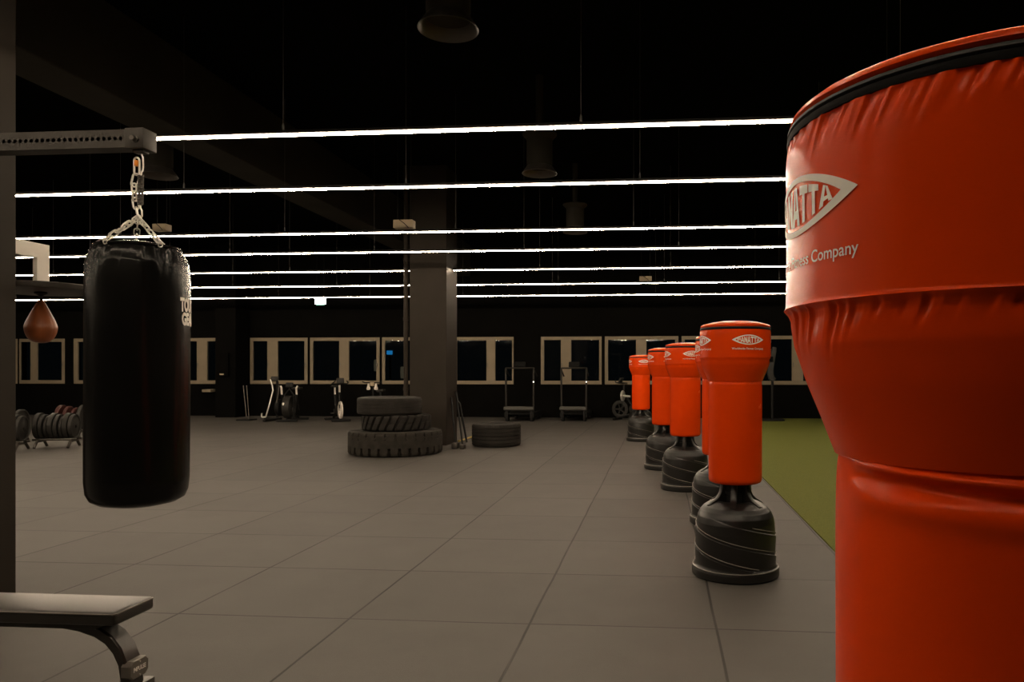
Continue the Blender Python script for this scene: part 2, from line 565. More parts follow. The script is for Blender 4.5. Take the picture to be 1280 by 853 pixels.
XA, XZ = -19.0, 5.8
ordn = [(5.885, 'topmost white LED line light in the photo, behind the perforated steel arm', -0.62),
        (7.646, 'second white LED line light from the top, crossing behind the bag chain', -0.2),
        (10.107, 'third white LED line light from the top, just under the beige box', -0.35),
        (11.76, 'fourth white LED line light from the top, last one unbroken before the column', 0.3),
        (16.30, 'sixth white LED line light from the top, passing behind the column', 0.1),
        (18.73, 'lowest and farthest white LED line light, nearest the windows', -0.1)]
for (Y, lab, ph) in ordn:
    linear_light(Y, XA, XZ, lab, ph)
linear_light(13.95, XA, cXr - cW - 0.03, 'fifth white LED line light from the top, ending at the left of the column', 0.2)
linear_light(13.95, cXr + 0.02, XZ, 'fifth white LED line light from the top, starting at the right face of the column', 0.2)
linear_light(3.46, XA, XZ, 'white LED line light overhead, just above the top of the photo', 0.0)
linear_light(1.90, XA, 1.6, 'white LED line light above the camera, out of the photo', 0.0)
linear_light(-0.2, XA, 0.45, 'white LED line light behind the camera, out of the photo', 0.0)

# ------------------------------------------------------------------ standing punching bags
RH, RS = 0.235, 0.177


def lerp_prof(z, tab):
    if z <= tab[0][0]: return tab[0][1]
    for (a, ra), (c, rc) in zip(tab[:-1], tab[1:]):
        if z <= c:
            u = (z - a) / (c - a)
            return ra + (rc - ra) * u
    return tab[-1][1]


def make_bag(label, zj, zs, zb, fine, group, em_dir, zlens, ztext):
    ck = 1.25 if fine else 1.7
    t = thing('standing_punching_bag', label, 'punching bag', (0, 0, 0), 0, group)
    seg = 900 if fine else 160
    # --- base
    tab = [(0.0, 0.276), (0.012, 0.289), (0.05, 0.290), (0.064, 0.286), (0.070, 0.272), (0.10, 0.271), (0.20, 0.271), (0.30, 0.269), (0.36, 0.262),
           (0.40, 0.251), (0.435, 0.234), (0.46, 0.212), (0.478, 0.184), (0.492, 0.155), (0.500, 0.130)]
    zz = []
    z = 0.0
    while z < 0.5:
        zz.append(z); z += 0.0025 if 0.08 < z < 0.42 else 0.004
    zz.append(0.5)

    def bd(r, z, th):
        if 0.072 < z < 0.41:
            m = min(1, (z - 0.072) / 0.012) * min(1, (0.41 - z) / 0.06)
            f = ((z + 0.39 * th / (2 * pi)) / 0.13) % 1.0
            return r - 0.007 * m * (1 - f), z
        return r, z
    prof = [(0, 0.0)] + [(lerp_prof(z, tab), z) for z in zz] + [(0.115, 0.497), (0.095, 0.485), (0.082, 0.478), (0.0, 0.478)]
    b = bmesh.new(); lathe(b, prof, 160, disp=bd)
    base = finish('weighted_base', b, M['base'], t, angle=0.6)
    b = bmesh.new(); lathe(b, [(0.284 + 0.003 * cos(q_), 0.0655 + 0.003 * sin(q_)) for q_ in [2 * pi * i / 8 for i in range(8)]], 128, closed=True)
    finish('flange_highlight', b, M['ridge'], base)  # bright flange edge painted in as a paler bead
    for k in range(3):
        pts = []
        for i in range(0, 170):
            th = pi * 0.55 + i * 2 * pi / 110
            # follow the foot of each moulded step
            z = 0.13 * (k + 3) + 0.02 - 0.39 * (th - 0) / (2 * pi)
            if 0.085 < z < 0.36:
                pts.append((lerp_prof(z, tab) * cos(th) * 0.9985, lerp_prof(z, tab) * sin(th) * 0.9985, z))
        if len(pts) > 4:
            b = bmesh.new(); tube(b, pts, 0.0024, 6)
            finish('highlight_bead', b, M['ridge'], base)  # highlight lines along the steps, put in as paler beads
    # gusset fins between the neck and the shoulder
    for k in range(6):
        b = bmesh.new()
        a = 2 * pi * k / 6 + 0.35
        outl = [(0.07, 0.625), (0.098, 0.625), (0.101, 0.585), (0.108, 0.555), (0.122, 0.528), (0.145, 0.506), (0.172, 0.490), (0.195, 0.474), (0.195, 0.455), (0.07, 0.455)]
        R = Matrix.Rotation(a, 3, 'Z')
        lay = []
        for (y, s) in ((-0.020, 0.0), (-0.012, 0.006), (0.012, 0.006), (0.020, 0.0)):
            lay.append([b.verts.new(R @ Vector((r + s, y, z))) for r, z in outl])
        for l0, l1 in zip(lay[:-1], lay[1:]):
            for i in range(len(outl)):
                j = (i + 1) % len(outl)
                b.faces.new((l0[i], l0[j], l1[j], l1[i]))
        b.faces.new(lay[0][::-1]); b.faces.new(lay[-1])
        finish('neck_fin', b, M['base'], base)
    b = bmesh.new()
    lathe(b, [(0, 0.46), (0.078, 0.46), (0.078, 0.54), (0.088, 0.545), (0.088, 0.565), (0.080, 0.57), (0.080, 0.66), (0, 0.66)], 48)
    finish('neck', b, M['black'], t, angle=0.5)
    # --- shaft pad
    nz = 330 if fine else 30
    prof = [(0, 0.618), (0.12, 0.616), (0.155, 0.618), (0.168, 0.624), (0.175, 0.635), (RS, 0.65)]
    for i in range(1, nz + 1):
        prof.append((RS, 0.65 + (zj - 0.65) * i / nz))
    prof += [(RS - 0.012, zj + 0.008), (0, zj + 0.008)]
    nA, nB = smooth_noise(26, 3), smooth_noise(14, 5)

    def sd(r, z, th):
        if r < RS - 1e-4: return r, z
        k = exp(-((zj - z) / 0.018)) * 0.004
        d = -k * nA(th + (zj - z) * 2)
        d += 0.0025 * (nB(th + z * 1.3) - 0.5) * min(1, (zj - z) / .1)
        if fine:
            # a tucked fold of slack vinyl hanging below the head
            q = (th - 2 * pi + 2.95) / 1.1          # 0 at the left end of the fold, 1 towards the camera side
            if -0.15 < q < 2.2:
                amp = min(1, max(0, (q + 0.05) / 0.35)) * min(1, max(0, (2.2 - q) / 0.6))
                zf = zj - 0.003 - 0.008 * min(q, 1.2)
                d += amp * (0.0060 * exp(-((z - zf) / 0.0050) ** 2) - 0.0065 * exp(-((z - zf + 0.014) / 0.008) ** 2)
                            + 0.0045 * exp(-((z - zf + 0.036) / 0.014) ** 2))
        return r + d, z
    b = bmesh.new(); lathe(b, prof, seg, disp=sd)
    shaft = finish('shaft_pad', b, M['vinyl'], t, angle=0.9)
    # --- head pad
    tab = [(zj, RS + 0.002), (zj + 0.25 * (zs - zj), RS + 0.018), (zj + 0.5 * (zs - zj), RS + 0.035), (zj + 0.75 * (zs - zj), RS + 0.049),
           (zs - 0.012, RH - 0.004), (zs, RH + 0.001), (zs + 0.05, RH), (zb - 0.06, RH + 0.001), (zb - 0.02, RH + 0.001), (zb - 0.004, RH - 0.0005), (zb, RH - 0.0015)]
    rf = lambda z: lerp_prof(z, tab)
    n = 150 if fine else 44
    prof = [(0, zj - 0.001), (RS - 0.02, zj - 0.001)]
    for i in range(n + 1):
        z = zj + (zb - zj) * i / n
        prof.append((rf(z), z))
    n1, n2, n3 = smooth_noise(210, 11, 1.3), smooth_noise(260, 12, 1.3), smooth_noise(18, 13)
    e1, e2 = smooth_noise(36, 21), smooth_noise(40, 22)

    def hd(r, z, th):
        d = 0.0
        if z < zs:
            L = 0.008 + 0.026 * e1(th)
            d -= 0.0050 * n1(th + (zs - z) * 2.0) * exp(-((zs - z - 0.006) / L) ** 2) * min(1, (zs - z) / 0.004)
        d += 0.0022 * exp(-((z - zs) / 0.0022) ** 2)
        if z > zs:
            L = 0.007 + 0.020 * e2(th)
            d -= 0.0055 * n2(th + (zb - z) * 1.8) * exp(-((zb - z - 0.004) / L) ** 2) * min(1, (zb - z) / 0.004)
            d += 0.0008 * (n3(th + z * 3) - 0.5) * min(1, (zb - z) / 0.025)
        return max(r + d, 0.01), z
    b = bmesh.new(); lathe(b, prof, seg, disp=hd)
    head = finish('head_pad', b, M['vinyl'], t, angle=0.9)
    # --- crown, piping and zip
    zt = zb + 0.0150
    b = bmesh.new()
    lathe(b, [(RH - 0.02, zb - 0.004), (RH - 0.001, zb - 0.002), (RH, zb + 0.002), (RH - 0.001, zb + 0.006), (RH - 0.004, zb + 0.0075), (RH - 0.03, zb + 0.0075)], 160)
    finish('zip_band', b, M['zip'], head)
    b = bmesh.new()
    lathe(b, [(RH - 0.03, zb + 0.0072), (RH - 0.004, zb + 0.0073), (RH - 0.0005, zb + 0.0095), (RH - 0.001, zb + 0.0125), (RH - 0.006, zt), (RH - 0.03, zt)], 160)
    finish('piping', b, M['piping'], head)
    cr = [(RH - 0.03, zt - 0.006), (RH - 0.008, zt - 0.001)] + [(RH - a_, zt + c_ * ck) for a_, c_ in ((0.0030, 0.003), (0.0045, 0.007), (0.010, 0.0105), (0.022, 0.014), (0.05, 0.018), (0.08, 0.022), (0.135, 0.026), (0.195, 0.028), (RH, 0.028))]
    n4 = smooth_noise(60, 31)
    b = bmesh.new(); lathe(b, cr, 200, disp=lambda r, z, th: (r, z - 0.004 * n4(th) * max(0, 1 - abs(r - 0.19) / 0.04)))
    finish('crown', b, M['vinyl'], t, angle=0.9)
    # --- printed emblem and slogan, four times round the head
    hw, hh = 0.111, 0.0325
    bl = bmesh.new()
    N = 60

    def lens(x, w, h):
        u = abs(x) / w
        return h * max(0.0, (1 - u ** 1.9)) ** 0.95 if u < 1 else 0.0
    prev = None
    for i in range(N + 1):
        x = -hw + 2 * hw * i / N
        o_ = lens(x, hw, hh)
        i_ = lens(x, hw * 0.80, hh * 0.80)
        cur = [bl.verts.new((x, s, 0)) for s in (o_, i_, -i_, -o_)]
        if prev:
            for (p, q) in ((0, 1), (2, 3)):
                try: bl.faces.new((prev[p], prev[q], cur[q], cur[p]))
                except Exception: pass
            if i_ < 1e-6 and abs(x) > hw * 0.8: pass
        prev = cur
    bmesh.ops.remove_doubles(bl, verts=bl.verts, dist=1e-6)
    tx = bmesh.new()
    T_ = [[(0, .76), (1, .76), (1, 1), (0, 1)], [(.35, 0), (.65, 0), (.65, .76), (.35, .76)]]
    A_ = [[(-.08, 0), (.27, 0), (.5, 1), (.31, 1)], [(.73, 0), (1.08, 0), (.69, 1), (.5, 1)], [(.30, .2), (.70, .2), (.645, .42), (.355, .42)]]
    N_ = [[(0, 0), (.27, 0), (.27, 1), (0, 1)], [(.73, 0), (1, 0), (1, 1), (.73, 1)], [(.27, .56), (.73, 0), (.73, .44), (.27, 1)]]
    P_ = [[(0, 0), (.29, 0), (.29, 1), (0, 1)], [(.29, .80), (1, .80), (1, 1), (.29, 1)], [(.29, .34), (1, .34), (1, .54), (.29, .54)], [(.70, .54), (1, .54), (1, .80), (.70, .80)]]
    LWD, GAP = 0.0198, 0.0022
    x0_ = -(7 * LWD + 6 * GAP) / 2
    for n_, polys in enumerate((P_, A_, N_, A_, T_, T_, A_)):
        for po_ in polys:
            tx.faces.new([tx.verts.new((x0_ + n_ * (LWD + GAP) + px_ * LWD, py_ - 0.5, 0)) for px_, py_ in po_])
    slice_x(tx, -0.08, 0.08, 34)
    for v in tx.verts:
        X = v.co.x
        v.co = (X, v.co.y * 2 * max(0.007, lens(X, hw * 0.80, hh * 0.80) * 0.86 - 0.0006), 0)
    tmp = bpy.data.meshes.new('t'); tx.to_mesh(tmp); tx.free()
    bl.from_mesh(tmp); bpy.data.meshes.remove(tmp)
    emb_me = bpy.data.meshes.new('emblem'); bl.to_mesh(emb_me); bl.free()
    sl = text_verts('Worldwide Fitness Company', 0.0185, bold=0.0002, sx=1.0)
    xs = [v.co.x for v in sl.verts]; w0, w1 = min(xs), max(xs)
    for v in sl.verts: v.co.x = (v.co.x - (w0 + w1) / 2) / (w1 - w0) * 0.222
    slice_x(sl, -0.111, 0.111, 40)
    sl_me = bpy.data.meshes.new('slogan'); sl.to_mesh(sl_me); sl.free()
    for k in range(4):
        th = em_dir + k * pi / 2
        for nm, me, z0 in (('emblem', emb_me, zlens), ('slogan', sl_me, ztext)):
            bb = bmesh.new(); bb.from_mesh(me)
            wrap(bb, rf, th, z0, 0.0010)
            # give the print a small thickness so it lies on the vinyl
            o = finish(nm, bb, M['print'], head, smooth=False)
    # --- black strap loop on the side
    b = bmesh.new()
    a = -0.20
    R = Matrix.Rotation(a, 3, 'Z')
    box(b, R @ Vector((RH + 0.004, 0, zs - 0.005)), (0.026, 0.05, 0.040), rot=R, bev=0.006)
    finish('strap_loop', b, M['zip'], head)
    return t


# the near bag
nx, ny = 0.4604, 0.855
Xn, Yn = cw(nx, ny)
# direction of the emblem: its right tip lies on the photo column 1074
u = (1074 - CX) / F
Aq = u * u + 1; Bq = -2 * (u * nx + ny); Cq = nx * nx + ny * ny - RH * RH
Dt = (-Bq - sqrt(Bq * Bq - 4 * Aq * Cq)) / (2 * Aq)
hx, hy = cw(u * Dt, Dt)
tip = atan2(hy - Yn, hx - Xn)
zl_near = H + (CY - 231) / F * Dt
zt_near = H + (CY - 309) / F * Dt
near = make_bag('huge red-orange standing punching bag filling the right edge, cut off by the frame', 1.265, 1.434, 1.634, True, 'standing punching bags',
                tip - 0.111 / RH, zl_near, zt_near)
near.location = (Xn, Yn, 0)

spots = [(918.9, 5.05, 0.0, 'red-orange standing punching bag on black base, foremost of the row receding behind the huge one'),
         (902.3, 6.75, -0.06, 'red-orange standing punching bag mostly hidden behind the foremost one of the row'),
         (856.6, 8.73, 0.03, 'red-orange standing punching bag in mid-row, third along, left of the mostly hidden one'),
         (830.7, 10.56, 0.12, 'red-orange standing punching bag, fourth along the row, second from its far end'),
         (801.2, 14.84, 0.0, 'red-orange standing punching bag at the far left end of the row, whole shaft in view'),
         (800.6, 17.1, 0.0, 'farthest standing punching bag, hidden but for its base behind the far end of the row')]
first = None
for (px, D, rz, lab) in spots:
    p = W(px, 465, D)
    # emblem 22 degrees right of the direction towards the camera
    if first is None:
        face = atan2(-p.y, -p.x) + math.radians(22)
        first = make_bag(lab, 1.298, 1.452, 1.642, False, 'standing punching bags', face, 1.570, 1.512)
        first.location = (p.x, p.y, 0)
    else:
        dup(first, (p.x, p.y, 0), rz, lab)

# ------------------------------------------------------------------ training rig with the heavy bag
DB = 3.20
pR = W(186.5, 175.7, DB)                        # right end of the arm
YA = pR.y; ZA = pR.z
rig = thing('training_rig', 'black steel rig with a perforated arm holding the black heavy bag', 'rig', (-2.75, YA, 0))
ro = Vector(rig.location)
AX1 = pR.x
T = 0.076
uY = YA + T
uX = -3.12
pitch = 7.42 / F * DB
hole0 = W(157, 174, DB).x


def plate_with_holes(b, xs, half, r, y, z0, x_start, x_end, n=10):
    """a flat XZ plate at depth y with round holes at xs"""
    seg = 16
    cells = []
    e = x_start
    for x in xs:
        a, c = x - half, x + half
        if a - e > 1e-5:
            vs = [b.verts.new((xx, y, zz)) for xx, zz in ((e, z0 - T / 2), (a, z0 - T / 2), (a, z0 + T / 2), (e, z0 + T / 2))]
            b.faces.new(vs)
        inner = [b.verts.new((x + r * cos(2 * pi * k / seg + pi / 4), y, z0 + r * sin(2 * pi * k / seg + pi / 4))) for k in range(seg)]
        outer = []
        for k in range(seg):
            an = 2 * pi * k / seg + pi / 4
            dx, dz = cos(an), sin(an)
            m = max(abs(dx), abs(dz))
            outer.append(b.verts.new((x + dx / m * half, y, z0 + dz / m * T / 2)))
        for k in range(seg):
            l = (k + 1) % seg
            b.faces.new((inner[k], inner[l], outer[l], outer[k]))
        e = c
    vs = [b.verts.new((xx, y, zz)) for xx, zz in ((e, z0 - T / 2), (x_end, z0 - T / 2), (x_end, z0 + T / 2), (e, z0 + T / 2))]
    b.faces.new(vs)
    return


holes = sorted(hole0 - i * pitch for i in range(34))
xs0 = min(holes[0] - 0.06, uX - 0.06)
b = bmesh.new()
for yy in (YA - T / 2, YA + T / 2):
    plate_with_holes(b, holes, pitch / 2, 0.0088, yy, ZA, xs0, AX1)
    # inner wall of the tube so that the steel has thickness
for s in (1, -1):
    vs = [b.verts.new(p) for p in ((xs0, YA - T / 2, ZA + s * T / 2), (AX1, YA - T / 2, ZA + s * T / 2), (AX1, YA + T / 2, ZA + s * T / 2), (xs0, YA + T / 2, ZA + s * T / 2))]
    b.faces.new(vs)
for x in (xs0, AX1):
    vs = [b.verts.new((x, YA + sy * T / 2, ZA + sz * T / 2)) for sy, sz in ((-1, -1), (1, -1), (1, 1), (-1, 1))]
    b.faces.new(vs)
bmesh.ops.remove_doubles(b, verts=b.verts, dist=1e-5)
bmesh.ops.translate(b, vec=-ro, verts=b.verts)
arm = finish('arm', b, M['rig'], rig, smooth=False)
cX0, cX1 = W(163, 174, DB).x, AX1 + 0.004
b = bmesh.new()
box(b, Vector(((cX0 + cX1) / 2, YA, ZA)) - ro, (cX1 - cX0, T + 0.012, T + 0.010), bev=0.004)
box(b, Vector(((cX0 + cX1) / 2, YA, ZA - T / 2 - 0.010)) - ro, (0.050, 0.04, 0.014), bev=0.003)
collar = finish('end_collar', b, M['rig'], arm)
b = bmesh.new()
bx = W(169.5, 174, DB - .04)
lathe(b, [(0, -0.022), (0.011, -0.022), (0.011, -0.004), (0.016, -0.003), (0.016, 0.004), (0, 0.004)], 6, Vector((bx.x, YA - T / 2 - 0.008, bx.z)) - ro, axis='Y')
finish('bolt', b, M['steel'], arm)
# upright
b = bmesh.new()
box(b, Vector((uX, uY, 1.60)) - ro, (T, T, 3.20), bev=0.004)
upr = finish('upright', b, M['rigpost'], rig)
b = bmesh.new(); box(b, Vector((uX, uY, 0.006)) - ro, (0.14, 0.12, 0.012), bev=0.003)
finish('base_plate', b, M['rig'], rig)
b = bmesh.new(); box(b, Vector((uX, uY, 0.0)) - ro + Vector((0, -T / 2, ZA)), (0.12, 0.010, 0.14), bev=0.003)
finish('mounting_plate', b, M['rig'], rig)

# ---- heavy bag
RB = 0.0523 * (DB / cos(math.radians(31.47)))
bxw, byw = cw(-tan(math.radians(31.47)) * DB, DB)
ztop = H + (CY - 312) / F * DB
zbot = H - (627 - CY) / F * DB
bag = thing('heavy_bag', 'black vinyl heavy bag with white lettering hung on chains from the rig arm', 'punching bag', (bxw, byw, 0))
hgt = ztop - zbot
nC, nE, nG = smooth_noise(120, 41, 1.5), smooth_noise(30, 42), smooth_noise(9, 43)
prof = [(0, zbot - 0.018), (RB * 0.45, zbot - 0.015), (RB * 0.75, zbot - 0.002), (RB * 0.9, zbot + 0.016), (RB * 0.972, zbot + 0.045), (RB * 0.995, zbot + 0.09)]
n = 110
for i in range(1, n):
    u = i / n
    prof.append((RB * (0.998 + 0.006 * sin(u * 3) - 0.012 * max(0, (u - 0.88) / 0.12) ** 2), zbot + 0.09 + (hgt - 0.15) * u))
prof += [(RB * 0.985, ztop - 0.062), (RB * 0.96, ztop - 0.042), (RB * 0.925, ztop - 0.024), (RB * 0.875, ztop - 0.009), (RB * 0.83, ztop + 0.001), (RB * 0.80, ztop + 0.006), (RB * 0.7, ztop + 0.015), (RB * 0.4, ztop + 0.027), (0, ztop + 0.032)]


def bgd(r, z, th):
    d = 0
    if z > ztop - 0.40 and r > RB * 0.7:
        L = 0.025 + 0.075 * nE(th)
        d -= 0.010 * nC(th + (ztop - z) * 0.6) * exp(-((ztop - 0.01 - z) / L) ** 2)
    d += 0.006 * (nG(th + z * 1.2) - 0.5) * (1 if r > RB * .9 else 0)
    return r + d, z


b = bmesh.new(); lathe(b, prof, 220, disp=bgd)
body = finish('bag_body', b, M['bagvinyl'], bag, angle=0.9)
b = bmesh.new(); lathe(b, [(RB * 0.79, ztop + 0.004), (RB * 0.82, ztop + 0.011), (RB * 0.845, ztop + 0.003), (RB * 0.82, ztop - 0.004)], 96, closed=True)
finish('top_hem', b, M['bagvinyl'], body)
# lettering near the right hand silhouette
toc = atan2(-byw, -bxw)                 # towards the camera
for s, yy0, yy1, off, wd in (('TOUGH', 371, 390, 0.0, 0.150), ('GEAR', 389.5, 407, 0.0, 0.120)):
    tb = text_verts(s, 0.1, bold=0.006)
    xs = [v.co.x for v in tb.verts]; ys = [v.co.y for v in tb.verts]
    a0, a1, c0, c1 = min(xs), max(xs), min(ys), max(ys)
    hz = (yy1 - yy0) / F * (DB - 0.03)
    for v in tb.verts:
        v.co = ((v.co.x - a0) / (a1 - a0) * wd, ((v.co.y - c0) / (c1 - c0) - 0.5) * hz * 0.96, 0)
    slice_x(tb, 0, wd, 30)
    th0 = toc + math.asin(min(1, (226 - 173 + (2 if s == 'GEAR' else 0)) / 67.5)) - math.radians(2)
    wrap(tb, lambda z: RB, th0, H - ((yy0 + yy1) / 2 - CY) / F * (DB - 0.03), 0.0035)
    finish('lettering', tb, M['print'], body)

# chain work (coordinates relative to the bag's base point)
zarm = ZA - T / 2 - 0.012


def link_pts(L, w, n=7):
    r = w / 2; h = L / 2 - r
    return [(r * cos(a), h + r * sin(a)) for a in [pi * i / n for i in range(n + 1)]] + [(r * cos(a), -h + r * sin(a)) for a in [pi + pi * i / n for i in range(n + 1)]]


def chain(b, p, q, L=0.045, w=0.021, r=0.0030, tw=0.0):
    p, q = Vector(p), Vector(q)
    d = q - p; ln = d.length; d.normalize()
    stp = L - 2 * r * 1.3
    n = max(1, round(ln / stp)); stp = ln / n
    a = d.orthogonal().normalized(); c = d.cross(a)
    for i in range(n):
        m = p + d * (stp * (i + 0.5))
        an = tw + (pi / 2 if i % 2 else 0)
        e = a * cos(an) + c * sin(an)
        tube(b, [m + e * x + d * y for x, y in link_pts(stp + 2.6 * r, w)], r, 6, closed=True)


def lp(px, py, D=DB):
    v = W(px, py, D)
    return Vector((v.x - bxw, v.y - byw, v.z))


hub = lp(172.5, 272)
b = bmesh.new()
ctop = lp(171, 207)
# carabiner
tube(b, [lp(171, 208) + Vector((x * 0.9, 0, y)) for x, y in link_pts(0.075, 0.026)], 0.0042, 8, closed=True)
finish('carabiner', b, M['chrome'], bag)
b = bmesh.new()
c0 = lp(171, 204.5) + Vector((0.001, -0.004, 0))
lathe(b, [(0, -0.012), (0.008, -0.012), (0.0088, -0.008), (0.0088, 0.008), (0.008, 0.012), (0, 0.012)], 12, c0)
finish('locking_sleeve', b, M['orange'], bag)
b = bmesh.new()
chain(b, lp(170.5, 219), lp(167.5, 232), L=0.05, w=0.024, r=0.0042, tw=0.4)
chain(b, lp(167.5, 231), lp(168.5, 250), L=0.05, w=0.022, r=0.0042, tw=0.8)
chain(b, lp(168.5, 249), hub, L=0.045, w=0.02, r=0.004, tw=0.3)
finish('safety_chain', b, M['chrome'], bag)
b = bmesh.new()
s0, s1 = lp(176, 219), lp(175.5, 256.5)
pts = []
N = 18 * 12
for i in range(N + 1):
    u = i / N
    c = s0.lerp(s1, u)
    pts.append(c + Vector((0.0095 * cos(2 * pi * 18 * u), 0.0095 * sin(2 * pi * 18 * u), 0)))
tube(b, pts, 0.0034, 6)
finish('coil_spring', b, M['steel'], bag)
b = bmesh.new()
tube(b, [lp(177, 193), lp(178.6, 197), lp(179, 207), lp(178.2, 213), lp(176.5, 216), lp(176, 220)], 0.0036, 8)
tube(b, [lp(175.5, 256), lp(175.5, 260), lp(177.2, 263), lp(177.6, 270), lp(175.6, 274), lp(173, 272)], 0.0036, 8)
tube(b, [hub + Vector((0.010 * cos(a), 0.002, 0.010 * sin(a))) for a in [2 * pi * i / 14 for i in range(14)]], 0.0035, 6, closed=True)
finish('spring_hook', b, M['chrome'], bag)
for (ang, lab) in ((195, 0), (262, 0), (335, 0), (80, 0), (130, 0)):
    an = math.radians(ang)
    e = Vector((RB * 0.83 * cos(an), RB * 0.83 * sin(an), ztop + 0.012))
    b = bmesh.new()
    chain(b, hub, e, tw=ang * 0.05)
    rr = e + Vector((0, 0, -0.006))
    tube(b, [rr + Vector((0.009 * cos(a) * -sin(an), 0.009 * cos(a) * cos(an), 0.009 * sin(a))) for a in [2 * pi * i / 14 for i in range(14)]], 0.003, 6, closed=True)
    finish('hanging_chain', b, M['chrome'], bag)

# ------------------------------------------------------------------ speed ball and its platform
DS = 4.95
pc = W(51, 363, DS)
plat = thing('speed_ball_platform', 'round black platform on a white bracket over the brown speed ball', 'platform', (pc.x, pc.y, 0))
po = Vector(plat.location)
b = bmesh.new()
lathe(b, [(0, 0), (0.315, 0), (0.335, 0.004), (0.338, 0.012), (0.338, 0.036), (0.33, 0.042), (0, 0.04)], 72, (0, 0, pc.z - 0.012))
finish('platform_disc', b, M['rig'], plat, angle=0.5)
zd = pc.z + 0.030
bX = -3.985
u_ = (62 - CX) / F
# far upper corner of the bracket: on the plane X = bX + 0.015 along photo column 62
xr_ = bX + 0.015
yl_ = (u_ * (-sy_ * xr_) - cy_ * xr_) / (sy_ - u_ * cy_)
dl_ = -sy_ * xr_ + cy_ * yl_
zl_ = H + (CY - 307) / F * dl_
ly = 0.098
b = bmesh.new()
box(b, Vector((bX, yl_ - ly / 2, (zd + zl_) / 2)) - po, (0.030, ly, zl_ - zd), bev=0.002)
yS = lY1 + 0.002
box(b, Vector((bX, (yl_ - ly + yS) / 2 + .001, zl_ - 0.047)) - po, (0.030, yl_ - ly - yS + .004, 0.094), bev=0.002)
box(b, Vector((bX - 0.02, yS + 0.004, zl_ - 0.047)) - po, (0.11, 0.008, 0.16), bev=0.002)
finish('bracket', b, M['white'], plat, smooth=False)
b = bmesh.new()
lathe(b, [(0, 0.0), (0.035, 0.0), (0.04, -0.01), (0.02, -0.02), (0.012, -0.028), (0.012, -0.034), (0, -0.034)], 24, (0, 0, pc.z - 0.012))
finish('swivel', b, M['black'], plat)
ztb = pc.z - 0.051
zbb = H + (CY - 429) / F * DS
hb = ztb - zbb
ball = thing('speed_ball', 'brown leather speed ball hanging under the round black platform', 'speed ball', (pc.x, pc.y, 0))
b = bmesh.new()
prof = []
for i in range(33):
    u = i / 32
    # teardrop
    if u < 0.42:
        r = sin(pi / 2 * (u / 0.42)) ** 0.75
        z = 0.36 * (1 - cos(pi / 2 * u / 0.42))
    else:
        v = (u - 0.42) / 0.58
        r = 1 - v ** 1.35 * 0.80 - 0.03 * sin(pi * v)
        z = 0.36 + 0.56 * v
    prof.append((max(r * 0.092, 0.0), zbb + z * hb))
prof[0] = (0, zbb)
prof += [(0.016, zbb + hb * 0.94), (0, zbb + hb * 0.945)]


def sball(r, z, th):
    k = abs(((th * 8 / (2 * pi)) % 1) - 0.5) * 2
    return (r * (1 - 0.02 * max(0, k - 0.8) / 0.2), z)


lathe(b, prof, 96, disp=sball)
finish('ball_body', b, M['leather'], ball, angle=1.0)
b = bmesh.new()
tube(b, [(0, 0, zbb + hb * 0.92), (0.004, 0, zbb + hb * 0.97), (0, 0, ztb - 0.002)], 0.010, 10)
finish('hanging_loop', b, M['black'], ball)

# ------------------------------------------------------------------ weight bench
ZP = 0.452
nc = W(141, 766.5, (H - ZP) * F / (766.5 - CY))      # near right corner of the pad
fc = W(195, 745.5, (H - ZP) * F / (745.5 - CY))
wid = fc.y - nc.y + 0.012
ex = (nc.x + fc.x) / 2 + .002
bl_ = 1.15
bench = thing('weight_bench', 'flat black padded weight bench with curved steel leg in the near left corner', 'bench', (ex - bl_ / 2, (nc.y + fc.y) / 2, 0))
bo = Vector(bench.location)
b = bmesh.new()
box(b, (0, 0, ZP - 0.026), (bl_, wid, 0.052), bev=0.016, seg=4)
pad = finish('pad', b, M['pad'], bench)
b = bmesh.new()
tube(b, [(bl_ / 2 - 0.001, -wid / 2 + .012, ZP - .007), (bl_ / 2 - .001, wid / 2 - .012, ZP - .007), (bl_ / 2 - .012, wid / 2 - .001, ZP - .007), (-bl_ / 2 + .012, wid / 2 - .001, ZP - .007),
         (-bl_ / 2 + .001, wid / 2 - .012, ZP - .007), (-bl_ / 2 + .001, -wid / 2 + .012, ZP - .007), (-bl_ / 2 + .012, -wid / 2 + .001, ZP - .007), (bl_ / 2 - .012, -wid / 2 + .001, ZP - .007)], 0.0032, 6, closed=True)
finish('seam_piping', b, M['badge'], pad)
b = bmesh.new()
box(b, (0, 0, ZP - 0.066), (bl_ - 0.22, wid * 0.62, 0.030), bev=0.006)
finish('spine', b, M['pad'], bench)
DL = bo.y / cy_ + 0.17


def bl(px, py, dy=-0.0425):
    return atY(px, py, bo.y + dy) - bo


